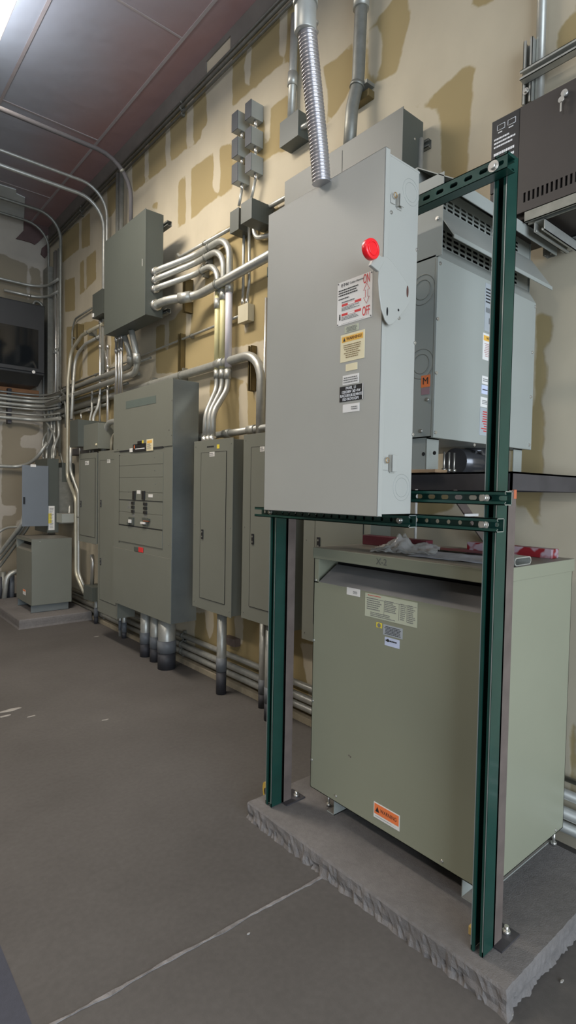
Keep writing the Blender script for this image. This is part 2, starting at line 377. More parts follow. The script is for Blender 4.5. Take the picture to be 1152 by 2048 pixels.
PAPER_PX = [
 [(465,105),(520,60),(575,10),(590,-5),(600,100),(597,165),(577,125),(556,135),(465,212)],
 [(816,-10),(818,50),(800,120),(791,145),(765,160),(735,182),(728,160),(735,55),(776,15),(790,-10)],
 [(646,135),(680,110),(706,80),(708,165),(690,200),(656,245),(655,180)],
 [(943,-20),(1000,-20),(986,4),(943,20)],
 [(951,132),(943,210),(938,300),(932,420),(881,420),(881,350),(878,235),(871,215),(841,220),(833,213),(860,196),(886,172),(920,140)],
 [(1160,-10),(1140,30),(1136,45),(1113,58),(1118,105),(1160,85)],
 [(262,300),(330,220),(412,140),(412,173),(414,250),(403,262),(403,276),(390,288),(374,297),(334,331),(298,360),(266,387)],
 [(215,372),(235,350),(232,420),(215,440)],
 [(125,470),(180,425),(180,490),(150,505),(125,525)],
 [(515,240),(555,205),(575,190),(580,270),(575,300),(545,312),(515,332)],
 [(356,365),(374,347),(374,443),(356,456)],
 [(382,338),(430,303),(437,297),(466,283),(466,377),(425,403),(382,439)],
 [(470,290),(515,262),(515,328),(470,358)],
 [(305,408),(316,402),(314,420),(305,420)],
 [(419,476),(480,440),(540,418),(560,410),(560,680),(500,700),(470,722),(390,745),(312,747),(312,655),(345,640),(380,600),(410,570)],
 [(160,525),(192,500),(192,560),(160,590)],
 [(130,560),(150,555),(150,620),(130,625)],
 [(133,655),(190,640),(255,672),(260,700),(200,750),(133,760)],
 [(420,760),(475,755),(510,780),(520,900),(500,980),(418,980)],
 [(390,1225),(470,1225),(640,1270),(640,1460),(520,1405),(390,1310)],
 [(230,1245),(345,1250),(345,1320),(240,1260)],
 [(150,760),(228,770),(228,900),(150,890)],
 [(1073,622),(1106,640),(1093,714),(1087,836),(1084,950),(1080,1058),(1067,1056),(1057,1030),(1035,1015),(1020,990),(1020,900),(1068,800)],
 [(832,990),(915,990),(905,1020),(870,1030),(850,1045),(832,1045)],
 [(1105,470),(1160,430),(1160,495),(1120,500)],
 [(1140,1450),(1160,1440),(1160,1620),(1142,1610)],
]
MUD_PX = [
 [(290,270),(298,270),(297,350),(293,362),(289,355)],
 [(331,225),(341,225),(341,325),(336,335),(331,325)],
 [(374,175),(387,172),(387,290),(380,300),(373,290)],
 [(427,290),(440,285),(440,380),(433,390),(426,375)],
 [(496,92),(505,80),(503,130),(498,172),(490,168),(489,130)],
 [(560,15),(575,5),(573,100),(566,118),(558,110)],
 [(741,60),(752,48),(765,70),(764,120),(752,160),(744,163),(737,140)],
 [(862,222),(878,215),(884,345),(884,440),(860,440),(858,250)],
 [(332,640),(339,637),(338,690),(334,705),(328,690)],
 [(374,600),(384,595),(382,660),(378,675),(371,670)],
 [(428,490),(440,485),(442,520),(441,600),(438,700),(430,700),(428,600)],
 [(488,640),(497,640),(495,665),(490,670)],
 [(478,770),(495,765),(497,860),(490,900),(478,880)],
 [(452,700),(560,672),(560,720),(452,745)],
 [(410,1222),(428,1222),(426,1262),(420,1282),(413,1262)],
 [(470,1232),(487,1238),(486,1290),(472,1285)],
 [(600,1285),(640,1290),(640,1460),(622,1420),(612,1350)],
 [(372,330),(382,335),(381,450),(371,455)],
 [(168,500),(173,498),(173,580),(168,580)],
 [(158,430),(164,427),(163,500),(158,505)],
 [(165,660),(175,660),(175,760),(165,760)],
 [(206,650),(222,655),(222,760),(206,760)],
 [(528,225),(540,215),(541,280),(530,290)],
 [(1050,1015),(1075,1050),(1075,1100),(1030,1100),(1030,1012)],
 [(1070,0),(1085,0),(1085,80),(1070,90)],
]
cv = lambda L: [[(atx(x, y, WALLX).y, atx(x, y, WALLX).z) for x, y in p] for p in L]
WALLM = wall_mat('drywall_with_joint_compound', (.50, .44, .325), (.345, .27, .135))
patched_wall('wall_right', WALLM, None, -4, YB, 0, ZC, .04, cv(PAPER_PX), cv(MUD_PX), lambda h, z: (WALLX, h, z))
# back wall: mostly paper with compound seams
def bw(L): return [[(aty(x, y, YB).x, aty(x, y, YB).z) for x, y in p] for p in L]
WALLB = wall_mat('drywall_back', (.40, .36, .30), (.25, .215, .155))
patched_wall('wall_back', WALLB, None, -6, WALLX+.1, 0, ZC, .05,
  [[(-6, .3), (2.43, .3), (2.43, 2.35), (-6, 2.35)], [(-6, 3.1), (2.38, 3.1), (2.38, 4.42), (1.9, 4.5), (-6, 4.45)], [(-6, 2.5), (2.3, 2.5), (2.3, 2.9), (-6, 2.9)]],
  bw([[(-10,1010),(35,1012),(30,1030),(-10,1032)], [(55,520),(62,520),(60,600),(54,600)], [(80,510),(92,512),(90,620),(80,620)], [(42,870),(85,870),(85,895),(42,895)], [(-10,780),(4,780),(3,1240),(-10,1240)], [(82,850),(90,850),(90,910),(70,918)], [(35,1040),(48,1040),(48,1060),(20,1090)]]),
  lambda h, z: (h, YB, z))
# outer walls behind the camera (door opening towards the daylight)
WL = mat('painted_block', (.36, .33, .28), .9, noise=.08, nscale=2)
struct(MB().box(-6.2, -6, -4.2, YB+.2, 0, ZC).build('wall_left', WL))
q = MB(); q.box(-6.2, -3.2, -4.2, -4, 0, ZC); q.box(2.1, WALLX+.2, -4.2, -4, 0, ZC); q.box(-3.2, 2.1, -4.2, -4, 3.4, ZC)
struct(q.build('wall_front', WL))
GROUND = concrete('yard_concrete', (.3, .3, .3), (.4, .4, .4), 1, .2, .9)
struct(MB().box(-9, 6, -12, -4.2, -.15, -.01).build('floor_outside', GROUND))
# ceiling: red-brown faced insulation with grey-blue foil areas
def ceil_mat():
    m = bpy.data.materials.new('ceiling_insulation_facing'); m.use_nodes = True; nt = m.node_tree; N = nt.nodes; L = nt.links
    b = N['Principled BSDF']; b.inputs['Roughness'].default_value = .62; b.inputs['Specular IOR Level'].default_value = .4
    g = N.new('ShaderNodeNewGeometry'); sp = N.new('ShaderNodeSeparateXYZ'); L.new(g.outputs['Position'], sp.inputs[0])
    n1 = N.new('ShaderNodeTexNoise'); n1.inputs['Scale'].default_value = .9; n1.inputs['Detail'].default_value = 5; L.new(g.outputs['Position'], n1.inputs['Vector'])
    a = N.new('ShaderNodeMath'); a.operation = 'MULTIPLY_ADD'; a.inputs[1].default_value = .8; L.new(n1.outputs['Fac'], a.inputs[0]); L.new(sp.outputs['X'], a.inputs[2])
    cr = N.new('ShaderNodeValToRGB'); e = cr.color_ramp.elements
    mr = N.new('ShaderNodeMapRange'); mr.inputs[1].default_value = 1.1; mr.inputs[2].default_value = 2.8; L.new(a.outputs[0], mr.inputs[0]); L.new(mr.outputs[0], cr.inputs[0])
    e[0].position = .2; e[0].color = (.42, .45, .50, 1); e[1].position = .95; e[1].color = (.33, .20, .185, 1)
    x = e.new(.55); x.color = (.34, .33, .36, 1)
    L.new(cr.outputs[0], b.inputs['Base Color'])
    n2 = N.new('ShaderNodeTexNoise'); n2.inputs['Scale'].default_value = 5; L.new(g.outputs['Position'], n2.inputs['Vector'])
    bp = N.new('ShaderNodeBump'); bp.inputs['Strength'].default_value = .25; bp.inputs['Distance'].default_value = .03; L.new(n2.outputs['Fac'], bp.inputs['Height']); L.new(bp.outputs[0], b.inputs['Normal'])
    return m
CEILM = ceil_mat()
struct(MB().box(-6, WALLX+.2, -4, YB+.2, ZC, ZC+.15).build('ceiling', CEILM))
# seams of the facing
SEAM = mat('facing_seam', (.38, .33, .32), .6)
q = MB()
X1 = atz(430, 0, ZC).x
for X in (X1, X1-.9, X1-1.8, X1-2.7): q.box(X-.012, X+.012, -3.9, YB-.01, ZC-.006, ZC)
for Y in (2.2, 4.0, 5.7, 7.2): q.box(-5.9, X1, Y-.008, Y+.008, ZC-.005, ZC)
struct(q.build('trim_3', SEAM))
# dark strip painting the shade on the unlit top of the long wall
TOP_SHADE = mat('wall_top_shade', (.16, .145, .125), .6, noise=.15, nscale=5)
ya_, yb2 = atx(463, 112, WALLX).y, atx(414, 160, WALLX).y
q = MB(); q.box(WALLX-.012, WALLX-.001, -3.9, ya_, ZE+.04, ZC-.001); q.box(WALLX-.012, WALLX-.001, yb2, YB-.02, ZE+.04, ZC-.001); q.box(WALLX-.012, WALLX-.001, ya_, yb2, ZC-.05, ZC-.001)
struct(q.build('trim_4', TOP_SHADE))
# pale foil patch and torn flap over the back wall
PALEC = mat('pale_insulation_facing', (.55, .57, .54), .6, noise=.15, nscale=3)
def czp(x, y, z=ZC-.012): return atz(x, y, z)
pts = [czp(-60, 350), czp(0, 370), czp(32, 380), (czp(33, 388)), czp(50, 396), czp(48, 440)]
a = czp(48, 462); pts += [V((pts[-1].x, YB-.02, ZC-.012)), V((pts[0].x-1.5, YB-.02, ZC-.012))]
struct(MB().prism([(p.x, p.y, ZC-.012) for p in pts], (0, 0, .011)).build('trim_5', PALEC))
FLAP = mat('torn_brown_facing', (.10, .06, .055), .7, noise=.2)
p = [aty(x, y, YB-.03) for x, y in ((48, 400), (48, 460), (32, 477), (42, 479), (52, 482), (63, 485), (70, 489), (78, 483), (88, 473), (104, 466), (106, 400))]
struct(MB().prism([(v.x, YB-.03, min(v.z, ZC-.002)) for v in p], (0, .02, 0)).build('trim_6', FLAP))
p = [aty(x, y, YB-.03) for x, y in ((96, 486), (108, 478), (104, 500), (90, 516), (82, 508), (84, 496))]
struct(MB().prism([(v.x, YB-.03, min(v.z, ZC-.002)) for v in p], (0, .02, 0)).build('trim_7', FLAP))
# sill strip at foot of long wall
SILL = concrete('sill_grout', (.22, .185, .13), (.32, .28, .2), 6, .3, .9)
struct(box('baseboard_right', 2.40, WALLX-.001, 2.3, YB-.01, 0, .045, SILL, None, .003))
struct(box('baseboard_back', .2, 2.40, YB-.05, YB-.001, 0, .07, mat('dark_base', (.05, .05, .05), .8), None, .003))

# ------------------------------------------------------------------ concrete pads
def pad(x0, x1, y0, y1, h, label, step=.03, rough=.012):
    bm = bmesh.new(); nx = int((x1-x0)/step); ny = int((y1-y0)/step); zs = [0, h*.2, h*.45, h*.7, h*.9, h]
    import mathutils.noise as mn
    grid = {}
    def P(i, j, k):
        key = (i, j, k)
        if key in grid: return grid[key]
        x = x0+(x1-x0)*i/nx; y = y0+(y1-y0)*j/ny; z = zs[k]
        edge_x = -1 if i == 0 else (1 if i == nx else 0); edge_y = -1 if j == 0 else (1 if j == ny else 0)
        if edge_x or edge_y:
            amp = rough*(1.0 if k <= 1 else (.45 if k < 4 else .15))
            nn = (mn.fractal(V((x*28, y*28, z*40)), 1, 2, 3)+.6*mn.noise(V((x*90, y*90, z*90))))*amp+(.006 if k == 0 else 0)-(.007 if k == 5 else .002 if k == 4 else 0)
            x += edge_x*nn; y += edge_y*nn
        else: z += mn.noise(V((x*3, y*3, 0)))*.0006
        if k == 0: z = -.002
        grid[key] = bm.verts.new((x, y, z)); return grid[key]
    K = len(zs)-1
    for i in range(nx):
        for j in range(ny): bm.faces.new((P(i, j, K), P(i+1, j, K), P(i+1, j+1, K), P(i, j+1, K)))
    for k in range(K):
        for j in range(ny):
            bm.faces.new((P(0, j, k), P(0, j, k+1), P(0, j+1, k+1), P(0, j+1, k))); bm.faces.new((P(nx, j, k), P(nx, j+1, k), P(nx, j+1, k+1), P(nx, j, k+1)))
        for i in range(nx):
            bm.faces.new((P(i, 0, k), P(i+1, 0, k), P(i+1, 0, k+1), P(i, 0, k+1))); bm.faces.new((P(i, ny, k), P(i, ny, k+1), P(i+1, ny, k+1), P(i+1, ny, k)))
    bmesh.ops.recalc_face_normals(bm, faces=bm.faces)
    me = bpy.data.meshes.new('concrete_pad'); bm.to_mesh(me); bm.free()
    for p in me.polygons: p.use_smooth = False
    return tag(link('concrete_pad', me, PADM), label, 'concrete pad')
pad(1.5, 2.31, .765, 2.03, .075, 'rough-edged concrete pad in the foreground under the large green transformer and green strut frame', .012, .014)
pad(1.62, 2.39, 6.25, 7.6, .10, 'smooth-edged concrete pad in the far corner under the small grey transformer', .04, .003)

# ------------------------------------------------------------------ large transformer
ZP = .075
tr = empty('transformer', (1.98, 1.38, ZP), 'large olive green floor transformer marked X-2 on the rough concrete pad', 'transformer')
TX0, TX1, TY0, TY1, TZ0, TZ1 = 1.69, 2.275, .95, 1.81, .175, 1.256
fr0 = MB(); fr0.box(TX0+.01, TX1, TY0+.004, TY1-.004, TZ0, 1.20)
bodyq = MB()
# body shell with louvre opening at the top of the front
bodyq.box(TX0, TX0+.003, TY0, TY1, TZ0, 1.105)
bodyq.box(TX0, TX1, TY0, TY0+.003, TZ0, 1.22); bodyq.box(TX0, TX1, TY1-.003, TY1, TZ0, 1.22); bodyq.box(TX1-.003, TX1, TY0, TY1, TZ0, 1.22)
bodyq.box(TX0, TX0+.004, TY1-.028, TY1, 1.1, 1.21); bodyq.box(TX0, TX0+.004, TY0, TY0+.028, 1.1, 1.21)
bodyq.box(TX0, TX1, TY0, TY1, TZ0, TZ0+.003)
body = bodyq.build('enclosure', TFPAINT, tr)
MB().prism([(TX0+.003, TY0+.03, 1.105), (TX0+.0, TY0+.03, 1.105), (TX0+.11, TY0+.03, 1.175), (TX0+.113, TY0+.03, 1.172)], (0, TY1-TY0-.06, 0)).build('louver_blade', T2PAINT if 0 else DUSTY, tr)
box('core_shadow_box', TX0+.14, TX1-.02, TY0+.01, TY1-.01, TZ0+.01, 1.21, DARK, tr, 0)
cap = MB().box(TX0-.006, TX1+.006, TY0-.006, TY1+.006, 1.207, TZ1).build('top_cover', TFPAINT, tr, .003)
text('X-2', 'x', TX0-.006, atx(765, 1124, TX0).y, atx(765, 1124, TX0).z, .036, CHALK, cap, off=.0005, name='handwriting')
for y0 in (1.06, 1.70):
    q = MB(); q.box(TX0+.045, TX1+.03, y0, y0+.003, ZP, TZ0+.001); q.box(TX0+.045, TX1+.03, y0, y0+.045, ZP, ZP+.004) if y0 > 1.5 else q.box(TX0+.045, TX1+.03, y0-.05, y0, ZP, ZP+.004)
    q.box(TX0+.045, TX1, y0, y0+.04, TZ0-.004, TZ0)
    q.build('foot_rail', T2PAINT, tr)
for px, py in ((657, 1594), (1107, 1672)):
    p = atz(px, py+18, ZP); q = MB().cyl((p.x, p.y, ZP), (p.x, p.y, ZP+.055), .006, 10); q.cyl((p.x, p.y, ZP+.004), (p.x, p.y, ZP+.014), .012, 6); q.build('anchor_bolt', BRIGHT, tr)
for px, py in ((632, 1160), (628, 1280), (626, 1401), (624, 1519), (672, 1592), (884, 1722)):
    screw(atx(px, py, TX0), (-1, 0, 0), .006, tr)
for px, py in ((1128, 1131), (1111, 1660)): screw(aty(px, py, TY0), (0, -1, 0), .006, tr)
def lab(face, pl, tl, br, m, parent, name='label', th=.0012):
    h0, h1, z0, z1 = (rx if face == 'x' else ry)(pl, tl, br)
    o = plate(name, face, pl, h0, h1, z0, z1, m, parent, th); return o, h0, h1, z0, z1
def zoff(z0, z1, a): return z0+(z1-z0)*a
o, a, b, c, d = lab('x', TX0, (694, 1174), (720, 1194), WHITE, tr); fine('x', TX0, (a+b)/2, b+.006, c+.008, d-.010, 3, INKG, o)
o, a, b, c, d = lab('x', TX0, (731, 1185), (834, 1256), PALE, tr, 'nameplate')
W_ = a-b; Hh = d-c
fine('x', TX0, a-.015, a-W_*.32, c+Hh*.90, d-.004, 1, REDINK, o, jag=.1)
fine('x', TX0, a-.01, a-W_*.36, c+Hh*.3, c+Hh*.85, 6, INKG, o); fine('x', TX0, a-W_*.4, a-W_*.64, c+Hh*.35, c+Hh*.85, 7, INKG, o)
fine('x', TX0, a-W_*.7, a-W_*.8, c+Hh*.15, c+Hh*.85, 9, INKG, o); fine('x', TX0, a-W_*.83, a-W_*.97, c+Hh*.1, c+Hh*.85, 10, INKG, o)
fine('x', TX0, a-.03, a-W_*.66, c+.004, c+Hh*.25, 3, INKG, o)
q = MB()
for hh in (.385, .67, .815): q.prism([fpt('x', TX0, a-W_*hh, zz, .0015) for zz in (c+.012, d-.018)]+[fpt('x', TX0, a-W_*hh-.0012, zz, .0015) for zz in (d-.018, c+.012)], (-.0004, 0, 0))
q.prism([fpt('x', TX0, hh, d-.018, .0015) for hh in (a-.003, b+.003)]+[fpt('x', TX0, hh, d-.0195, .0015) for hh in (b+.003, a-.003)], (-.0004, 0, 0))
q.build('rule_lines', INKG, o)
o, a, b, c, d = lab('x', TX0, (753, 1244), (764, 1257), YEL, tr); MB().cyl(((TX0-.0012), (a+b)/2, (c+d)/2), (TX0-.002, (a+b)/2, (c+d)/2), (a-b)*.3, 14).build('emblem', INKG, o)
o, a, b, c, d = lab('x', TX0, (767, 1248), (805, 1279), SILV, tr); fine('x', TX0, a-.006, b+.006, c+.004, d-.004, 6, INK, o, center=True)
o, a, b, c, d = lab('x', TX0, (770, 1273), (799, 1298), BLUEW, tr); fine('x', TX0, a-.005, b+.005, c+.014, c+.026, 1, INK, o, jag=.2); MB().cyl((TX0-.0012, a-.016, d-.012), (TX0-.002, a-.016, d-.012), .006, 14).build('logo', INK, o)
o, a, b, c, d = lab('x', TX0, (748, 1602), (799, 1663), WHITE, tr, 'warning_label')
plate('banner', 'x', TX0, a-.004, b+.004, d-.045, d-.004, ORL, o, .0006, .0012)
text('WARNING', 'x', TX0, (a*.42+b*.58), d-.025, .021, INK, o, off=.002, w=(a-b)*.62); 
MB().prism([fpt('x', TX0, a-h, d-z, .0019) for h, z in ((.01, .035), (.03, .035), (.02, .014))], (-.0005, 0, 0)).build('triangle_mark', INK, o)
fine('x', TX0, a-.01, b+.01, c+.008, d-.052, 5, INKG, o)
for px, py in ((698, 1511), (701, 1514)): MB().cyl(atx(px, py, TX0), atx(px, py, TX0)-V((.0005, 0, 0)), .004, 9).build('stain', RUST, tr)
# clutter on its top
TZ = TZ1
def gz(x, y): return atz(x, y, TZ)
a = atz(725, 1085, TZ); b = atz(851, 1088, TZ)
# maroon channel lying at the back
q = MB(); pa = V((2.16, 1.78, TZ)); pb = V((2.16, 1.50, TZ))
pa = aty(725, 1084, 1.795); pb = atx(852, 1084, pa.x)
ch = MB().box(pa.x, pa.x+.05, pb.y, pa.y, TZ+.0005, TZ+.045).build('wooden_offcut', MAROON, None, .002)
tag(ch, 'maroon painted offcut lying at the back of the olive transformer top', 'offcut')
X_ = gz(980, 1108).x
bx0 = atx(928, 1112, 2.2); bx1 = atx(1067, 1108, 2.2)
pr = box('printed_box', 2.18, 2.24, .99, 1.36, TZ+.0005, TZ+.037, DOTS, None, .002)
tag(pr, 'flat red and white printed box on the olive transformer behind the near green post', 'box')
random.seed(3)
def sheet(name, cx, cy, w, l, rot, z, amp, m, label, cat, nx=26, ny=26, peak=None):
    import mathutils.noise as mn
    bm = bmesh.new(); g = []
    for i in range(nx+1):
        row = []
        for j in range(ny+1):
            u = (i/nx-.5)*w; v = (j/ny-.5)*l
            hh = amp*abs(mn.fractal(V((u*14+z*50, v*14, 1.3)), 1, 2, 4))
            if peak:
                for (pu, pv, ph, pr_) in peak: hh += ph*math.exp(-((u-pu)**2+(v-pv)**2)/pr_**2)*(1+.5*mn.noise(V((u*40, v*40, 2))))
            x = cx+u*math.cos(rot)-v*math.sin(rot); y = cy+u*math.sin(rot)+v*math.cos(rot)
            row.append(bm.verts.new((x, y, z+.001+hh)))
        g.append(row)
    for i in range(nx):
        for j in range(ny): bm.faces.new((g[i][j], g[i+1][j], g[i+1][j+1], g[i][j+1]))
    me = bpy.data.meshes.new(name); bm.to_mesh(me); bm.free()
    for p_ in me.polygons: p_.use_smooth = True
    o = link(name, me, m); s = o.modifiers.new('thickness', 'SOLIDIFY'); s.thickness = .0006; s.offset = 1
    return tag(o, label, cat)
PAPR = mat('printed_sheet', (.42, .43, .47), .35, noise=.25, nscale=30)
c1 = gz(900, 1112); sheet('paper_sheet', 1.90, 1.22, .24, .34, .1, TZ, .006, PAPR, 'grey glossy printed sheets lying flat on the olive transformer top', 'paper', 14, 14)
MARP = mat('dark_red_paper', (.16, .02, .03), .5, noise=.3, nscale=20)
sheet('folded_leaflet', 2.07, 1.32, .10, .30, .12, TZ+.008, .004, MARP, 'dark red leaflet beside the printed box on the olive transformer top', 'paper', 10, 10)
sheet('plastic_bag', 1.90, 1.47, .26, .26, .5, TZ+.002, .030, FILM, 'crumpled clear plastic bag on the olive transformer top', 'bag', 34, 34, [(0, .02, .055, .05), (.06, -.07, .03, .04)])
# strut offcut with oval end
def oval_tube(x, y0, y1, z0, w, h, th, name, m, label):
    q = MB(); K = 24; pro = []
    for k in range(K):
        a = 2*math.pi*k/K; r = h/2; cx = math.copysign(w/2-r, math.cos(a)); pro.append((cx+r*math.cos(a), r*math.sin(a)))
    ri = [(px*(1-th*2/w), pz*(1-th*2/h)) for px, pz in pro]
    vs = [(x+a, y0, z0+h/2+b) for a, b in pro]+[(x+a, y0, z0+h/2+b) for a, b in ri]+[(x+a, y1, z0+h/2+b) for a, b in pro]+[(x+a, y1, z0+h/2+b) for a, b in ri]
    fs = []
    for k in range(K):
        j = (k+1) % K; fs += [(k, j, K+j, K+k), (2*K+k, 3*K+k, 3*K+j, 2*K+j), (k, 2*K+k, 2*K+j, j), (K+k, K+j, 3*K+j, 3*K+k)]
    q.add(vs, fs); return tag(q.build(name, m), label, 'tube')
pc = aty(1046, 1132, .955)
oval_tube(pc.x, .955, 1.06, TZ+.0003, .118, .030, .004, 'oval_tube', GALV, 'short galvanised oval tube offcut at the near edge of the olive transformer top')
# ------------------------------------------------------------------ green strut frame
fr = empty('equipment_rack', (1.58, 1.4, ZP), 'dark green slotted strut frame on the near concrete pad carrying the light grey disconnect', 'rack')
PX0 = 1.553
for yc, top_ in ((.893, 2.505), (1.938, 2.505)):
    strut((PX0, yc, ZP+.003), (PX0, yc, top_), .041, .062, (-1, 0, 0), name='post', parent=fr)
    q = MB()
    for s in (-1, 1): q.box(PX0-.0012, PX0, yc+s*.0205-(.0022 if s > 0 else 0), yc+s*.0205+(0 if s > 0 else .0022), ZP+.02, top_-.01)
    q.build('bare_edge', BARE, fr)
def rail(y0, y1, zc, x, slots, gap=.041):
    o = strut((x, y1, zc), (x, y0, zc), .041, .041, (-1, 0, 0), slots=slots, name='rail', parent=fr)
    # cut end
    q = MB(); h = .0205; t = .0028; y = y0-.0006
    for x0, x1, z0, z1 in ((x, x+.041, -h, -h+t), (x, x+.041, h-t, h), (x+.041-t, x+.041, -h, h), (x, x+t, -h, -h+.009), (x, x+t, h-.009, h), (x, x+.007, -h+.007, -h+.009), (x, x+.007, h-.009, h-.007)):
        q.box(x0, x1, y, y+.0008, zc+z0, zc+z1)
    q.build('cut_end', BARE, fr); return o
strut((1.553, 1.958, 2.452), (1.553, .850, 2.452), .041, .041, (1, 0, 0), slots=(.05, .028, .013), name='rail', parent=fr)
rail(.826, 1.935, 1.4915, 1.512, (.05, .028, .014))
rail(.848, 1.935, 1.412, 1.512, (.041, .014, .014))
rail(1.132, 1.965, 1.4095, 1.4705, (.041, .014, .014))
def bolt(p, n, r=.017, parent=fr):
    p = V(p); n = V(n); q = MB().cyl(p, p+n*.003, r, 18); q.cyl(p+n*.003, p+n*.011, r*.62, 6); return q.build('bolt', BRIGHT, parent)
for y, z, x in ((.893, 1.4915, 1.518), (.893, 1.412, 1.518), (.893, 2.452, 1.512), (1.92, 1.4915, 1.518), (1.198, 1.4095, 1.508), (1.90, 1.4095, 1.508)):
    bolt((x, y, z), (-1, 0, 0), .0165 if z != 1.4095 else .012)
# mill steel angle legs + shelf
sh = empty('steel_shelf', (2.05, 1.4, ZP), 'dark welded steel shelf on brown angle legs above the olive transformer', 'shelf')
SZ0, SZ1 = 1.516, 1.575
for yc, b0 in ((.895, 0), (1.935, 0)):
    q = MB(); q.box(1.617, 1.667, yc-.022, yc-.016, ZP+.006, SZ0); q.box(1.617, 1.622, yc-.022, yc+.024, ZP+.006, SZ0); q.build('leg', RUST, sh)
    q = MB(); q.box(1.617, 1.73, yc-.05, yc+.04, ZP, ZP+.006); q.build('base_plate', STEEL, sh)
    q = MB().cyl((1.70, yc-.02, ZP+.006), (1.70, yc-.02, ZP+.03), .007, 10); q.cyl((1.70, yc-.02, ZP+.006), (1.70, yc-.02, ZP+.016), .013, 6); q.build('anchor_bolt', BRIGHT, sh)
box('primer_patch', 1.652, 1.668, .872, .879, 1.49, SZ0+.002, ORNG, sh, 0)
box('edge_weld', 1.6155, 1.6165, .871, .8735, ZP+.05, 2.3, BARE, sh, 0) if 0 else None
q = MB(); q.box(1.66, WALLX-.001, .885, .891, SZ0, SZ1); q.box(1.66, WALLX-.001, .885, .94, SZ1-.006, SZ1)
q.box(1.66, 1.666, .885, 1.96, SZ0, SZ1); q.box(1.66, 1.72, .885, 1.96, SZ1-.006, SZ1); q.box(1.66, WALLX-.001, 1.954, 1.96, SZ0, SZ1); q.box(1.66, WALLX-.001, 1.90, 1.96, SZ1-.006, SZ1)
q.box(2.40, WALLX-.001, .885, 1.96, SZ0, SZ1)
for y in (1.2, 1.45, 1.7): q.box(1.666, 2.42, y, y+.05, SZ1-.012, SZ1-.006)
q.build('shelf_frame', STEEL, sh)
pA = aty(921, 1003, 1.42); pB = aty(985, 1098, 1.42)
dd = V((pB.x-pA.x, 0, pB.z-pA.z)).normalized(); nn = V((dd.z, 0, -dd.x))*.022
e0 = pA-dd*((SZ0-pA.z)/dd.z*-1 if 0 else 0); e0 = pA-dd*((pA.z-SZ0)/dd.z); e1 = pA+dd*((2.455-pA.x)/dd.x)
MB().prism([e0+nn, e0-nn, e1-nn, e1+nn], (0, .008, 0)).build('brace', RUST, sh)
p = aty(942, 1030, 1.40); tag(box('plastic_strip', p.x-.055, p.x+.055, 1.395, 1.401, p.z-.006, p.z+.006, WHITE, None, .001), 'short white plastic strip fixed across the brown diagonal brace', 'strip') 
wr = aty(831.5, 1040, 1.75); tag(MB().cyl((wr.x, 1.75, TZ+.0), (wr.x, 1.75, SZ1-.02), .007, 10).build('support_rod', WHITE), 'thin white upright rod between the olive transformer top and the shelf', 'rod')
# ------------------------------------------------------------------ disconnect switch
DX0, DX1, DY0, DY1, DZ0, DZ1 = 1.30, 1.468, 1.119, 1.68, 1.428, 2.526
ds = empty('safety_switch', (1.40, 1.4, DZ0), 'large light grey disconnect switch with a red handle knob bolted to the green strut frame', 'disconnect switch')
MB().box(DX0+.018, DX1, DY0+.004, DY1-.004, DZ0+.007, DZ1-.012).build('enclosure', SWGREY, ds, .002)
q = MB(); q.box(DX0, DX0+.003, DY0, DY1, DZ0, DZ1); q.box(DX0, DX0+.022, DY0, DY0+.003, DZ0, DZ1); q.box(DX0, DX0+.022, DY1-.003, DY1, DZ0, DZ1); q.box(DX0, DX0+.018, DY0, DY1, DZ1-.003, DZ1); q.box(DX0, DX0+.018, DY0, DY1, DZ0, DZ0+.003)
door = q.build('door', SWGREY, ds, .0012)
box('top_flange', DX0+.02, DX1+.002, DY0+.003, DY1-.003, DZ1-.016, DZ1-.010, SWGREY, ds, .001)
SY = DY0+.004
for (tl, br) in (((780, 384), (802, 420)), ((764, 909), (788, 944))):
    h0, h1, z0, z1 = ry(SY, tl, br); mdl = (h0+h1)/2
    l = MB(); l.box(h0+.002, mdl-.004, SY-.004, SY+.001, z0+.004, z1-.006); l.box(mdl, h1-.004, SY-.016, SY-.013, z0, z1); l.box(mdl, mdl+.003, SY-.016, SY, z0, z1); l.box(mdl+.006, h1, SY-.003, SY+.001, z0-.004, z1-.004)
    lt = l.build('latch', SWGREY, ds, .001)
    ring = [V((h0+.012+.007*math.cos(k), SY-.012, (z0+z1)/2+.008+.008*math.sin(k))) for k in [2*math.pi*i/12 for i in range(13)]]
    MB().tube(ring, .0016, 6).build('wire_ring', mat('brass_wire', (.45, .3, .15), .4, .7), lt)
# handle cover plate on the side
poly = [(765, 513), (775, 514), (785, 524), (798, 541), (812, 562), (820, 583), (822, 600), (812, 618), (797, 636), (786, 648), (778, 650), (771, 641), (763, 618), (759, 590), (757, 562), (758, 540), (761, 524)]
hp = [aty(x, y, SY-.022) for x, y in poly]
pl_ = MB().prism([(v.x, SY-.022, v.z) for v in hp], (0, .005, 0)).build('handle_cover', SWGREY, ds, .002)
ctr = sum(hp, V())/len(hp); MB().cyl((ctr.x, SY-.017, ctr.z), (ctr.x, SY, ctr.z), .03, 20).build('pivot', SWGREY, ds)
for (x, y, w, h) in ((774.5, 623, .008, .026), (797, 620, .0075, .008)):
    v = aty(x, y, SY-.0222); 
    q = MB(); ring = [(v.x+w/2*math.cos(k), SY-.0224, v.z+h/2*math.sin(k)) for k in [2*math.pi*i/14 for i in range(14)]]; q.prism(ring, (0, .0003, 0)); q.build('slot', DARK, pl_)
v = aty(815, 583, SY-.0222); MB().prism([(v.x+.005*math.cos(k), SY-.0224, v.z+.018*math.sin(k)) for k in [2*math.pi*i/14 for i in range(14)]], (0, .0003, 0)).build('slot', mat('brown_slot', (.08, .03, .02), .7), pl_)
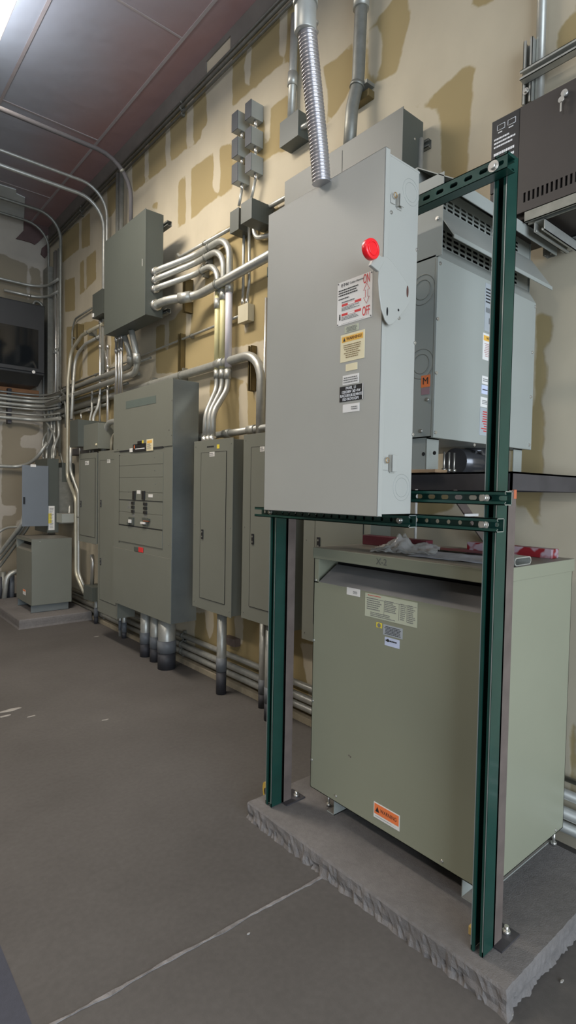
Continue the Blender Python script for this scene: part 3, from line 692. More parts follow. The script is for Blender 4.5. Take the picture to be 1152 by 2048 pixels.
for (x, y) in ((797.5, 636.5), (833, 500), (829, 686), (825, 869), (782, 425)): screw(aty(x, y, SY), (0, -1, 0), .0055, ds)
# arm and knob
kn = aty(739, 501, SY-.03)
ar = MB(); A = [aty(x, y, SY-.028) for x, y in ((741, 530), (752, 507), (765, 515), (768, 524), (757, 543))]
ar.prism([(v.x, SY-.03, v.z) for v in A], (0, .012, 0)); arm = ar.build('handle_arm', SWGREY, ds, .002)
kc = aty(736, 501, SY-.03); ax = V((0, -1, 0))
q = MB().cyl(kc, kc+ax*.020, .029, 28); knob = q.build('knob', RED, ds, .004)
q = MB(); 
ring = [kc+ax*.0205+(ax.orthogonal().normalized()*math.cos(k)+ax.cross(ax.orthogonal().normalized())*math.sin(k))*.019 for k in [2*math.pi*i/24 for i in range(25)]]
q.tube(ring, .0022, 6, caps=False); q.build('grip_ring', RED, knob)
# knockout rings on side
for (x, y, r1) in ((822, 385, .040), (803, 975, .042)):
    v = aty(x, y, SY); q = MB()
    for rr in (r1, r1*.72):
        ring = [V((v.x+rr*math.cos(k), SY-.0002, v.z+rr*math.sin(k))) for k in [2*math.pi*i/36 for i in range(37)]]; q.tube(ring, .0006, 5, caps=False)
    q.build('knockout', T2PAINT, ds)
# labels on door
o, a, b, c, d = lab('x', DX0, (676, 566), (746, 640), WHITE, ds, 'instruction_label')
# level rectangle: use measured corners
bpy.data.objects.remove(o)
TLz = atx(676, 566, DX0); TRz = atx(746, 543, DX0); BLz = atx(674, 654, DX0)
a, b, c, d = TLz.y, TRz.y, BLz.z, (TLz.z+TRz.z)/2
o = plate('instruction_label', 'x', DX0, a, b, c, d, WHITE, ds)
W_, Hh = a-b, d-c
text('E·T·N', 'x', DX0, a-W_*.22, d-Hh*.09, .013, INK, o, bold=.0003); text('Cutler-Hammer', 'x', DX0, a-W_*.57, d-Hh*.09, .0095, INKG, o)
text('ON', 'x', DX0, a-W_*.84, d-Hh*.13, .040, REDINK, o, w=.026, bold=.0003); text('OFF', 'x', DX0, a-W_*.84, d-Hh*.84, .040, REDINK, o, w=.030, bold=.0003)
fine('x', DX0, a-.006, a-W_*.66, d-Hh*.34, d-Hh*.17, 3, INK, o); fine('x', DX0, a-.006, a-W_*.5, d-Hh*.42, d-Hh*.37, 1, INK, o)
for zz in (.52, .74): 
    s = plate('red_banner', 'x', DX0, a-W_*.14, a-W_*.70, d-Hh*(zz+.055), d-Hh*zz, REDINK, o, .0004, .0012)
    plate('banner_centre', 'x', DX0, a-W_*.32, a-W_*.52, d-Hh*(zz+.05), d-Hh*(zz+.005), WHITE, o, .0003, .0016)
    fine('x', DX0, a-W_*.14, a-W_*.70, d-Hh*(zz+.16), d-Hh*(zz+.07), 3, INKG, o)
fine('x', DX0, a-W_*.14, a-W_*.70, d-Hh*.51, d-Hh*.45, 1, INKG, o); fine('x', DX0, a-W_*.14, a-W_*.80, c+.003, c+Hh*.03, 1, INKG, o)
arw = [(0, .5), (-.5, .18), (-.2, .18), (-.2, -.18), (-.5, -.18), (0, -.5), (.5, -.18), (.2, -.18), (.2, .18), (.5, .18)]
ac = V((DX0-.0016, a-W_*.845, d-Hh*.45)); pts = [ac+V((0, -x*.024, z*.062)) for x, z in arw]; pts.append(pts[0]); MB().tube(pts, .0007, 4).build('arrow_mark', REDINK, o)
q = MB(); zc = c+Hh*.2; yc = a-W_*.085; q.ball((DX0-.0014, yc, zc+.006), .003, .2); q.prism([(DX0-.0013, yc+.003, zc-.010), (DX0-.0013, yc-.003, zc-.010), (DX0-.0013, yc-.003, zc+.003), (DX0-.0013, yc+.003, zc+.003)], (-.0003, 0, 0)); q.build('pictogram', INK, o)
for yy, zz in ((a-.004, d-.004), (b+.004, d-.004), (a-.004, c+.004), (b+.004, c+.004)): MB().cyl((DX0-.0012, yy, zz), (DX0-.0025, yy, zz), .0025, 8).build('rivet', INKG, o)
def dlab(tlx, tly, trx, try_, bly, m, name='label'):
    A_ = atx(tlx, tly, DX0); B_ = atx(trx, try_, DX0); C_ = atx(tlx, bly, DX0)
    return plate(name, 'x', DX0, A_.y, B_.y, C_.z, (A_.z+B_.z)/2, m, ds), A_.y, B_.y, C_.z, (A_.z+B_.z)/2
o, a, b, c, d = dlab(690, 654, 718, 646, 667, PALE); fine('x', DX0, a-.003, b+.003, c+.002, d-.002, 4, INKG, o, center=True)
o, a, b, c, d = dlab(682, 671, 730, 659, 726, CREAM, 'warning_label')
plate('banner', 'x', DX0, a-.006, b+.006, d-.025, d-.007, AMB, o, .0004, .0012); text('WARNING!', 'x', DX0, (a+b)/2-.008, d-.016, .013, mat('brown_ink', (.16, .07, .01), .7), o, off=.0019, bold=.0002)
MB().prism([fpt('x', DX0, a-h, d-z, .0017) for h, z in ((.012, .022), (.022, .022), (.017, .010))], (-.0005, 0, 0)).build('triangle_mark', INK, o)
fine('x', DX0, a-.012, b+.012, c+.010, d-.032, 7, mat('sepia_ink', (.28, .2, .1), .8), o, center=True)
o, a, b, c, d = dlab(692, 729, 715, 724, 743, CREAM)
o, a, b, c, d = dlab(686, 752, 718, 746, 771, WHITE); fine('x', DX0, a-.004, b+.004, c+.004, d-.005, 3, INKG, o, center=True)
o, a, b, c, d = dlab(680, 776, 727, 765, 805, BLACK, 'nameplate')
plate('bevelled_edge', 'x', DX0, b+.003, b, c, d, WHITE, o, .0005, .0012)
Hh = d-c
for i, s in enumerate(('PANEL  L1', '120/208V 3Ø 4W', 'BLACK,RED,BLUE,WHITE', 'FED FROM HDP1')):
    text(s, 'x', DX0, (a+b)/2+.001, d-Hh*(.15+.24*i), .0125, WINK, o, w=(a-b)*(.42, .78, .92, .68)[i])
o, a, b, c, d = dlab(686, 811, 719, 804, 826, WHITE); fine('x', DX0, (a+b)/2-.002, b+.004, c+.006, d-.007, 2, INKG, o)
# ------------------------------------------------------------------ flexible conduit above the switch
base = atz(643, 366, DZ1-.01); 
pts = [V((base.x+.02, base.y, DZ1-.012))]
tp = V((base.x+.02, base.y, 0))
def axis_at(x, y): # keep in plane Y = base.y + slight lean
    v = aty(x, y, base.y); return V((base.x+.03+(v.x-base.x)*1.0, base.y, v.z))
ctrl = [aty(643, 366, base.y+.0), aty(638, 300, base.y), aty(628, 200, base.y), aty(618, 100, base.y), aty(613, 40, base.y), aty(611, 20, base.y)]
ctrl[0] = V((ctrl[0].x, ctrl[0].y, DZ1-.011))
def catmull(P, n):
    out = []; P = [P[0]*2-P[1]]+P+[P[-1]*2-P[-2]]
    for i in range(1, len(P)-2):
        for k in range(n):
            t = k/n; a, b_, c_, d_ = P[i-1:i+3]
            out.append(.5*((2*b_)+(c_-a)*t+(2*a-5*b_+4*c_-d_)*t*t+(3*b_-a-3*c_+d_)*t**3))
    out.append(P[-2]); return out
path = catmull(ctrl, 150); L_ = [0]
for p0, p1 in zip(path, path[1:]): L_.append(L_[-1]+(p1-p0).length)
rad_ = [.0285+.0026*math.cos(2*math.pi*s/.0108) for s in L_]
fx = MB().tube(path, .028, 24, radii=rad_).build('flexible_conduit', mat('flex_zinc', (.62, .60, .61), .28, .85, noise=.05)); tag(fx, 'fat corrugated flexible metal conduit rising from the top of the light grey disconnect', 'pipe')
tpp = ctrl[-1]; tdir = V((-.02, 0, 1)).normalized()
MB().cyl(tpp-tdir*.07, tpp+tdir*.012, .0345, 28).build('fitting', GALV, fx, .002)
q = MB().cyl(tpp+V((.03, 0, -.015)), tpp+V((.05, 0, -.015)), .009, 10); q.cyl(tpp+V((.03, 0, -.045)), tpp+V((.05, 0, -.045)), .009, 10); q.build('clamp_screw', BRIGHT, fx)
rg = MB().cyl(tpp+tdir*.012, V((tpp.x-.02, tpp.y, ZC-.001)), .034, 24).build('conduit', GALV); tag(rg, 'large rigid conduit continuing to the ceiling above the corrugated flexible conduit', 'pipe')
MB().cyl(tpp+tdir*.012, tpp+tdir*.03, .039, 24).build('coupling', GALV, rg)
# ------------------------------------------------------------------ upper grey transformer on the shelf
CY = 1.17; UX0, UX1 = 1.655, 2.36; UY1 = 1.78; UZ0, UZ1 = 1.70, 2.60
ut = empty('transformer', (2.0, 1.4, SZ1), 'grey ventilated transformer with slotted grilles and hoods standing on the steel shelf', 'transformer')
c0 = aty(865, 873, CY); c1 = aty(1060, 899, CY); c2 = aty(880, 518, CY); c3 = aty(1074, 605, CY)
UX0 = (c0.x+c2.x)/2; UX1 = (c1.x+c3.x)/2; UZ0 = (c0.z+c1.z)/2; CZ1 = (c2.z+c3.z)/2
box('front_cover', UX0-.002, UX1+.002, CY, CY+.012, UZ0-.002, CZ1, T2PAINT, ut, .002)
q = MB(); q.box(UX0, UX0+.003, CY-.012, UY1, CZ1+.004, UZ1); q.box(UX0, UX0+.003, CY+.012, UY1, UZ0, CZ1+.01); q.box(UX1-.003, UX1, CY+.03, UY1, UZ0, UZ1); q.box(UX0, UX1, UY1-.003, UY1, UZ0, UZ1); q.box(UX0, UX1, CY+.012, UY1, UZ0, UZ0+.004)
q.build('enclosure', T2PAINT, ut)
box('inner_core', UX0+.03, UX1-.03, CY+.10, UY1-.03, UZ0+.02, UZ1-.05, DARK, ut, 0)
GY = CY+.035
def gz_(x, y): return aty(x, y, GY).z
g2b = (gz_(885, 498)+gz_(1047, 571))/2-.005; g2t = gz_(898, 463.6); g1b = gz_(888.6, 420); g1t = gz_(888.6, 394)
def grille(z0, z1, rows):
    q = MB(); n = 14; w = (UX1-UX0-.10)/n; h = (z1-z0)/rows
    for i in range(n):
        for j in range(rows): slotcell(q, (UX0+.004+w*i, GY, z0+h*j), (1, 0, 0), (0, 0, 1), (0, 1, 0), w, h, w*.78, h*.62, .0015, 3)
    q.box(UX0+.004+w*n, UX1, GY, GY+.0015, z0, z1); q.box(UX0+.004, UX1, GY, GY+.0015, z1, z1+.03)
    return q.build('grille', T2PAINT, ut)
grille(g2b, g2t, 4); grille(g1b, g1t, 3)
def hoodq(za, ya, zb, yb, x0, x1, name, th=.003):
    return MB().prism([(x0, ya, za), (x0, yb, zb), (x0, yb+.001, zb-th), (x0, ya+.001, za-th)], (x1-x0, 0, 0)).build(name, T2PAINT, ut)
hoodq(g2b, GY, CZ1, CY, UX0+.003, UX1, 'sloped_sill')
l2 = aty(1092, 563, CY-.06); lz2 = (aty(898, 463, CY-.06).z+l2.z)/2
hoodq(g1b, GY, lz2, CY-.055, UX0+.003, 2.37, 'hood')
MB().box(UX0+.003, 2.37, CY-.058, CY-.055, lz2-.014, lz2).build('hood_lip', T2PAINT, ut)
lz1 = (aty(903, 380, CY-.06).z+aty(1096, 497, CY-.06).z)/2
hoodq(UZ1+.06, CY+.10, lz1+.045, CY-.055, UX0+.0, 2.40, 'hood')
MB().box(UX0, 2.40, CY-.058, CY-.055, lz1, lz1+.045).build('hood_lip', T2PAINT, ut)
q = MB(); q.box(UX0, UX1, CY+.1, UY1, UZ1, UZ1+.06); q.build('top_cover', T2PAINT, ut)
for y0 in (1.20, 1.70):
    for xa in (UX0+.003, UX1-.09):
        q = MB(); q.box(xa, xa+.07, y0, y0+.003, SZ1, UZ0+.001); q.box(xa, xa+.07, y0, y0+.05, UZ0-.004, UZ0); q.build('leg_bracket', T2PAINT, ut)
A_ = atx(830, 878, UX0+.0); 
q = MB(); q.box(UX0+.005, UX0+.008, 1.205, 1.45, SZ1+.012, UZ0); q.build('side_skirt', T2PAINT, ut)
for (x, y) in ((847, 908), (869, 906)): v = atx(x, y, UX0+.005); MB().cyl(v, v-V((.0008, 0, 0)), .007, 12).build('hole', DARK, ut)
for (x, y) in ((859, 415), (875, 437), (855, 799), (842, 862)): screw(atx(x, y, UX0), (-1, 0, 0), .007, ut)
for (x, y) in ((880, 527), (875, 638), (872, 746), (870, 865), (1070, 614), (1064, 705), (1061, 794), (1058, 890), (948, 890)): screw(aty(x, y, CY), (0, -1, 0), .006, ut)
for (x, y) in ((845, 580), (842, 728)):
    v = atx(x, y, UX0); q = MB()
    for rr in (.052, .034): q.tube([V((UX0-.0005, v.y+rr*math.cos(k), v.z+rr*math.sin(k))) for k in [2*math.pi*i/36 for i in range(37)]], .001, 5, caps=False)
    q.build('knockout', GALVD, ut)
o, a, b, c, d = lab('x', UX0, (843, 752), (860, 773), ORL, ut); text('M', 'x', UX0, (a+b)/2, (c+d)/2, .034, INK, o)
o, a, b, c, d = lab('x', UX0, (843, 777), (859, 788), mat('faded_pink', (.3, .18, .2), .6), ut)
def flab(tlx, tly, trx, try_, bly, m, name='label'):
    A_ = aty(tlx, tly, CY); B_ = aty(trx, try_, CY); C_ = aty(tlx, bly, CY)
    return plate(name, 'y', CY, A_.x, B_.x, C_.z, (A_.z+B_.z)/2, m, ut), A_.x, B_.x, C_.z, (A_.z+B_.z)/2
o, a, b, c, d = flab(971, 566, 996, 577, 662, SILV, 'nameplate'); fine('y', CY, a+.004, b-.004, d-.075, d-.015, 5, INK, o); fine('y', CY, a+.006, b-.006, c+.07, d-.09, 12, INKG, o)
q = MB()
for i in range(10):
    if i % 3 != 1: q.prism([fpt('y', CY, a+.03+i*.0045, zz, .0015) for zz in (c+.03, c+.052)]+[fpt('y', CY, a+.033+i*.0045, zz, .0015) for zz in (c+.052, c+.03)], (0, -.0004, 0))
q.build('barcode', INK, o)
o, a, b, c, d = flab(966, 666, 993, 674, 719, WHITE, 'warning_label'); plate('banner', 'y', CY, a+.004, b-.004, d-.028, d-.008, AMB, o, .0004, .0012); text('WARNING', 'y', CY, (a+b)/2+.006, d-.018, .014, INK, o, off=.0018, w=(b-a)*.65); fine('y', CY, a+.006, b-.006, c+.012, d-.036, 8, mat('faint_red_ink', (.5, .3, .28), .8), o, center=True)
o, a, b, c, d = flab(964, 752, 989, 757, 767, WHITE); fine('y', CY, a+.006, b-.01, c+.008, d-.008, 2, INKG, o)
o, a, b, c, d = flab(963, 769, 985, 775, 787, BLUEW); fine('y', CY, a+.006, b-.006, c+.012, c+.02, 1, INK, o)
o, a, b, c, d = flab(961, 793, 990, 800, 813, WHITE); fine('y', CY, a+.01, b-.02, c+.01, d-.01, 3, INKG, o)
o, a, b, c, d = flab(960, 814, 989, 821, 870, SILV, 'warning_label'); fine('y', CY, a+.01, b-.008, c+.012, d-.01, 9, REDINK, o, center=True, jag=.5)
tag(box('wood_block', UX0-.0, UX0+.07, 1.16, 1.50, SZ1+.0005, SZ1+.012, WOOD, None, .001), 'flat strip of raw wood under the side of the grey ventilated transformer', 'wood')
# wires and black elbow under it
q = MB(); c_ = aty(965, 912, 1.30); arc = [V((c_.x-.09+.10*math.sin(t), 1.36, SZ1+.045+.05*(1-math.cos(t))*0+.075*(1-math.cos(t)))) for t in [k*math.pi/2/10 for k in range(11)]]
arc = fillet([(c_.x-.16, 1.33, SZ1+.060), (c_.x+.01, 1.33, SZ1+.060), (c_.x+.01, 1.33, UZ0+.004)], .058, 10)
tag(MB().tube(arc, .057, 24).build('conduit_elbow', DUCT), 'shiny dark conduit elbow entering the underside of the grey ventilated transformer', 'elbow')
for k in range(3):
    v = aty(897+k*10, 925, 1.22); o = tag(MB().cyl((v.x, 1.24, SZ1), (v.x, 1.24, SZ1+.085), .004, 8).build('threaded_stud', BRIGHT), '%s of three short zinc studs standing on the shelf beside the dark elbow' % ('leftmost', 'middle', 'rightmost')[k], 'stud')
    MB().cyl((v.x, 1.24, SZ1+.012), (v.x, 1.24, SZ1+.022), .009, 6).build('nut', BRIGHT, o)
# ------------------------------------------------------------------ enclosures on the long wall
def tubbox(e, x0, x1, y0, y1, z0, z1, m, name='enclosure', bev=.002): return box(name, x0, x1, y0, y1, z0, z1, m, e, bev)
def screws(e, x, pts, r=.005, m=None):
    for y, z in pts: screw((x, y, z), (-1, 0, 0), r, e, m)
def panelboard(F, y0, y1, z0, z1, xb, label, latches, m=PAINT, lb=None, door=None, screwpts=True, title=True, side=None):
    e = empty('panelboard', ((F+xb)/2, (y0+y1)/2, z0), label, 'electrical panel', 'tall narrow electrical panels on the long wall')
    tubbox(e, F+.004, xb, y0+.008, y1-.008, z0+.008, z1-.008, side or m)
    t = box('trim_plate', F, F+.004, y0, y1, z0, z1, m, e, .0015)
    d0, d1, e0, e1 = door or (y0+.08, y1-.075, z0+.10, z1-.075)
    d = box('door', F-.003, F, d0, d1, e0, e1, m, e, .001)
    q = MB(); g = .0025
    q.box(F-.0035, F-.0002, d0-g, d0, e0, e1); q.box(F-.0035, F-.0002, d1, d1+g, e0, e1); q.box(F-.0035, F-.0002, d0, d1, e0-g, e0); q.box(F-.0035, F-.0002, d0, d1, e1, e1+g)
    q.build('door_gap', DARK, e)
    for z in latches:
        yl = d1-.032
        l = box('latch', F-.009, F-.003, yl-.012, yl+.012, z-.034, z+.034, BLACK, d, .002)
        MB().cyl((F-.009, yl, z+.016), (F-.011, yl, z+.016), .006, 10).cyl((F-.009, yl, z-.018), (F-.011, yl, z-.018), .006, 10).build('lock_barrel', GALVD, l)
    if lb: 
        o = plate('label', 'x', F-.003, lb[0], lb[1], lb[2], lb[3], WHITE, d); fine('x', F-.003, lb[0]-.004, lb[1]+.004, lb[2]+.004, lb[3]-.004, 2, INKG, o)
    if screwpts: screws(e, F, [(y, z) for y in (y0+.025, y1-.025) for z in (z0+.04, (z0+z1)/2, z1-.04)], .004, GALVD)
    return e
XB = 2.33
# panel three (left of the slotted strut post in view)
def zx(x, y, X): return atx(x, y, X).z
p3 = panelboard(2.16, 3.137, 3.650, .628, 1.858, XB, 'tall grey electrical panel right of the wide switchboard with three conduits entering its top', [zx(405, 1068, 2.16)], lb=(atx(420, 905, 2.16).y, atx(430, 905, 2.16).y, zx(424, 913, 2.16), zx(424, 904, 2.16)), door=(atx(452, 1000, 2.16).y, atx(402, 1000, 2.16).y, zx(420, 1200, 2.16), zx(420, 905, 2.16)))
fine('x', 2.16, atx(414, 893, 2.16).y, atx(428, 893, 2.16).y, zx(420, 897, 2.16), zx(420, 890, 2.16), 1, INK, p3, jag=.1, off=.0003)
plate('label', 'x', 2.16, atx(434, 890, 2.16).y, atx(439, 890, 2.16).y, zx(436, 897, 2.16), zx(436, 889, 2.16), YEL, p3)
p4 = panelboard(2.16, 2.505, 3.02, .655, 1.867, XB, 'tall grey electrical panel directly behind the far green frame post', [zx(506, 1078, 2.16)], lb=(atx(521, 900, 2.16).y, atx(530, 900, 2.16).y, zx(525, 903, 2.16), zx(525, 893, 2.16)), door=(2.585, atx(502, 1000, 2.16).y, zx(520, 1218, 2.16), zx(515, 894, 2.16)))
p5 = panelboard(2.16, 1.90, 2.412, .645, 1.80, XB, 'grey electrical panel mostly hidden behind the olive transformer', [zx(636.5, 1086, 2.16)], door=(1.95, atx(631, 1060, 2.16).y, .75, 1.72))
p2_ = panelboard(2.16, 5.53, 6.035, .93, 1.86, XB, 'grey electrical panel right of the long bent conduit pair, below the small grey boxes', [zx(165, 1008, 2.16)], m=PAINT, lb=(atx(171, 925, 2.16).y, atx(178, 925, 2.16).y, zx(175, 930, 2.16), zx(175, 922, 2.16)), door=(5.57, 5.99, 1.0, 1.80))
# tall narrow two-door panel next to the switchboard
tp_ = panelboard(2.15, 4.99, 5.47, .27, 1.862, XB, 'tallest narrow grey panel with two latches, against the left side of the wide switchboard', [zx(206, 1007, 2.15), zx(206, 1124, 2.15)], lb=(atx(215, 925, 2.15).y, atx(221, 925, 2.15).y, zx(218, 926, 2.15), zx(218, 919, 2.15)), door=(5.02, 5.42, .40, 1.77))
# switchboard
GF, GY0, GY1, GZ0, GZ1, GXB = 2.10, 3.868, 4.975, .452, 2.352, 2.33
sb = empty('switchboard', (2.2, (GY0+GY1)/2, GZ0), 'widest grey floor-to-head-height switchboard with black breakers in its middle section', 'switchboard')
box('enclosure', GF+.004, GXB, GY0+.004, GY1-.004, GZ0, GZ1-.004, SIDEG, sb, .002)
def g(x, y): v = atx(x, y, GF); return v.y, v.z
zt = g(342, 860)[1]; zt = g(290, 900)[1]; zb = g(290, 1107)[1]
box('top_cover', GF-.004, GF+.004, GY0, GY1, zt+.012, GZ1, PAINT, sb, .0015)
box('bottom_cover', GF-.004, GF+.004, GY0, GY1, GZ0, zb, PAINT, sb, .0015)
mid = box('deadfront', GF+.001, GF+.004, GY0, GY1, zb, zt+.012, PAINT, sb, .001)
yl, yr = g(239, 1000)[0], g(326, 1000)[0]
box('top_gap', GF-.0042, GF-.0005, yr, yl, zt+.003, zt+.016, DARK, sb, 0)
for i, (ya, yb_) in enumerate(((908, 930), (930, 955), (955, 985), (985, 1001), (1001, 1027), (1027, 1056), (1056, 1090))):
    za, zb2 = g(283, ya)[1], g(283, yb_)[1]
    box('filler_plate', GF-.002 if i < 6 else GF-.005, GF+.001, yr, yl, zb2+.002, za-.001, PAINT, sb, .001)
q = MB(); q.box(GF-.003, GF+.001, yl, yl+.004, g(239, 1085)[1], g(239, 910)[1]); q.box(GF-.006, GF-.0025, yr, yl, g(283, 1054.5)[1]-.003, g(283, 1054.5)[1]+.004); q.box(GF-.004, GF-.0015, yr, yl, g(283, 1001.5)[1]-.002, g(283, 1001.5)[1]+.002)
q.build('shadow_gap', DARK, sb)
def gbox(name, x0, y0, x1, y1, m, d=.012, par=sb, th=None):
    a = g(x0, y0); b = g(x1, y1); return box(name, GF-d, GF-.002, b[0], a[0], b[1], a[1], m, par, .0012)
gbox('breaker', 267, 982, 272, 999, BLACK); gbox('breaker', 285.5, 982, 291, 999.5, BLACK)
for yy in (1003, 1011.5, 1020): gbox('breaker', 264, yy, 269.5, yy+6, BLACK, .010)
for yy in (1005, 1013.5, 1022): gbox('breaker', 288, yy, 295, yy+6.2, BLACK, .010)
gbox('breaker_frame', 260, 1034, 269, 1050, PAINTD, .014); gbox('breaker_handle', 261.5, 1039, 266, 1046, WHITE, .024)
gbox('breaker_frame', 287, 1035, 297, 1051, PAINTD, .014); gbox('breaker_handle', 286, 1043.5, 294, 1048.5, WHITE, .026); gbox('lockout_tab', 290, 1041, 300, 1043.5, mat('rusty_red', (.3, .08, .03), .7), .02)
gbox('lockout_tab', 296, 1037, 301, 1042, PAINTD, .018); gbox('lockout_tab', 257.5, 1044, 261, 1050, PAINTD, .018)
gbox('label', 274.5, 980.5, 281.5, 988, WHITE, .004); gbox('label', 297.5, 988.5, 306, 995, WHITE, .004)
for i, (x, y) in enumerate(((258, 1003), (256, 1012), (265, 1028), (289, 1030))): gbox('stencil_mark', x, y, x+5, y+5, INKG, .0026)
np_ = gbox('nameplate', 267, 889, 293, 902, BLACK, .006); gbox('nameplate', 276, 882.5, 284.5, 888.5, BLACK, .006); gbox('label', 285, 881, 288, 886.5, YEL, .005)
a0, b0 = g(272, 898), g(291, 896); fine('x', GF-.006, a0[0], b0[0], a0[1]-.010, a0[1]+.008, 1, WINK, np_, off=.0002, jag=.05)
MB().ball((GF-.0065, g(270, 894)[0], g(270, 894)[1]), .013, .1, .6, 1.2, 8).build('logo', ORL, np_)
wl = gbox('warning_label', 294, 879, 307, 901, CREAM, .005); gbox('banner', 296, 881, 305, 884, AMB, .0056, wl) if 0 else None
a0, b0 = g(295.5, 881.5), g(305, 884); o = box('banner', GF-.0058, GF-.005, b0[0], a0[0], b0[1]-.006, a0[1], AMB, wl, 0)
fine('x', GF-.005, a0[0], b0[0], g(300, 899)[1], b0[1]-.01, 6, INKG, wl, off=.0002)
gbox('label', 260, 897, 266, 904, WHITE, .005)
a0 = g(253, 803); b0 = g(313, 800)
MB().prism([(GF-.0045, g(253, 803)[0], g(253, 803)[1]), (GF-.0045, g(313, 791)[0], g(313, 791)[1]), (GF-.0045, g(313, 806)[0], g(313, 806)[1]), (GF-.0045, g(253, 818)[0], g(253, 818)[1])], (-.0012, 0, 0)).build('nameplate', mat('greenish_grey_plate', (.10, .125, .11), .6), sb)
ll = gbox('label', 269, 1093, 278, 1104, PAINTD, .006); gbox('label', 278, 1094, 287, 1105.5, REDINK, .006)
screws(sb, GF-.004, [g(x, y) for x, y in ((339, 860), (236, 898), (338, 1090), (236, 1200), (258, 1209), (344, 870), (345, 800))], .005, GALVD)
for x, y in ((310, 915), (310, 941), (311, 968), (257, 984), (300, 983), (257, 999), (300, 1001), (277, 1039)): screws(sb, GF-.002, [g(x, y)], .004, INKG)
q = MB()
for y in (GY0+.05, GY1-.3): q.box(GXB, WALLX-.03, y, y+.04, GZ0+.2, GZ1-.2) if 0 else None
strut((GXB+.001, 4.42, GZ0+.3), (GXB+.001, 4.42, GZ1-.02), .041, .12, (-1, 0, 0), name='mounting_strut', m=GALVD, parent=sb)
# upper left grey box
ub = empty('pull_box', (2.2, 4.8, 2.94), 'large plain grey box high on the wall left of the four bent conduits', 'electrical box')
UF = 2.10
box('enclosure', UF+.003, 2.262, 4.363, 5.213, 2.945, 3.803, PAINTD, ub, .002)
box('cover', UF, UF+.003, 4.36, 5.22, 2.94, 3.808, PAINTD, ub, .001)
v = atx(284.5, 525, UF); box('scratch', UF-.0004, UF, v.y-.002, v.y+.002, v.z-.03, v.z+.03, WHITE, ub, 0)
for z in (3.0, 3.72):
    strut((2.264, 4.30, z), (2.264, 5.28, z), .041, .041, (-1, 0, 0), name='mounting_strut', m=GALVD, parent=ub)
# small cabinet left of it
def sbox(name, tl, br, F, xb, label, cat='electrical box', m=PAINTD, grp=None, dz=0):
    a = atx(*tl, F); b = atx(*br, F); e = empty(name, ((F+xb)/2, (a.y+b.y)/2, b.z), label, cat, grp)
    box('enclosure', F+.003, xb, b.y+.002, a.y-.002, b.z+.002, a.z-.002, m, e, .0015); box('cover', F, F+.003, b.y, a.y, b.z, a.z, m, e, .001); return e, a, b
e, a, b = sbox('junction_box', (185, 590), (205, 626), 2.30, 2.44, 'small upright grey box at the lower left of the large plain grey box')
# (further away than the big box, partly behind it)
box('inspection_cover', 2.29, 2.3, a.y-.05, a.y-.01, b.z+.01, b.z+.05, WHITE, e, .002)
# big pull box behind the disconnect
pb = empty('pull_box', (2.35, 2.3, 2.9), 'long grey green box on the wall behind the top of the light grey disconnect', 'electrical box')
P0 = atx(807, 212, 2.262); P1 = atx(570, 375, 2.262)
box('enclosure', 2.266, 2.43, P0.y+.003, 2.76, 2.86, P0.z-.006, PAINTD, pb, .002)
cvx = box('cover', 2.262, 2.266, P0.y, 2.763, 2.855, P0.z, PAINTD, pb, .001)
q = MB(); yy = atx(806-30, 300, 2.262).y
box('cover_seam', 2.2612, 2.262, 2.26, 2.263, 2.86, P0.z-.03, DARK, pb, 0)
strut((2.432, P0.y-.03, P0.z-.12), (2.432, 2.80, P0.z-.12), .041, .026, (-1, 0, 0), name='mounting_strut', m=GALVD, parent=pb)
screw((2.36, P0.y+.003, P0.z-.12), (0, -1, 0), .006, pb)
# six little boxes in two columns
NM = [['top', 'middle', 'bottom'], ['top', 'middle', 'bottom']]
FB = 2.35; MIRD = mat('smoky_cover', (.028, .032, .038), .5, .0)
def sixbox(col_, row, tlx, tly, trx, try_, bly):
    a = atx(tlx, tly, FB); b = atx(trx, try_, FB); c = atx(tlx, bly, FB)
    z1 = (a.z+b.z)/2; z0 = c.z; y0, y1 = b.y, a.y
    e = empty('junction_box', (2.4, (y0+y1)/2, z0), '%s of the three small boxes in the %s column high on the wall' % (row, col_), 'electrical box', 'six small square boxes in two columns')
    box('enclosure', FB+.004, WALLX-.002, y0, y1, z0, z1, GALVD if 0 else T2PAINT, e, .002)
    box('cover', FB, FB+.004, y0-.001, y1+.001, z0-.001, z1+.001, MIRD, e, .001)
    MB().cyl((2.405, (y0+y1)/2-.02, z0-.045), (2.405, (y0+y1)/2-.02, z0), .013, 12).build('connector', BRIGHT, e)
    return (y0+y1)/2-.02, z0, z1
rc = [sixbox('right', n, 490.2, 208+d, 502.2, 197+d, 241+d) for n, d in (('top', 0), ('middle', 53), ('bottom', 106))]
lc = [sixbox('left', n, 463.5, 229+d, 475.2, 219.6+d, 265+d) for n, d in (('top', 0), ('middle', 52), ('bottom', 103))]
for i in range(2):
    for c_, nm in ((rc, 'right'), (lc, 'left')):
        o = MB().cyl((2.405, c_[i][0], c_[i][1]-.044), (2.405, c_[i][0], c_[i+1][2]+.002), .011, 10).build('conduit', GALV); tag(o, 'short conduit stub between the %s small boxes of the %s column' % (('top and middle', 'middle and bottom')[i], nm), 'pipe')
# two junction boxes under them
j1, a1, b1 = sbox('junction_box', (460, 425), (477, 458), 2.33, 2.455, 'left of the two square boxes under the columns of small boxes', m=PAINTD)
j2, a2, b2 = sbox('junction_box', (482, 408), (503, 436), 2.26, 2.455, 'right and larger of the two square boxes under the columns of small boxes', m=PAINTD)
# blank plate box
wb, aw, bw_ = sbox('blank_box', (476, 613), (495.5, 640), 2.40, 2.458, 'small shallow box with a cream cover plate under the two thin vertical conduits', m=mat('cream_plate', (.55, .50, .36), .5))
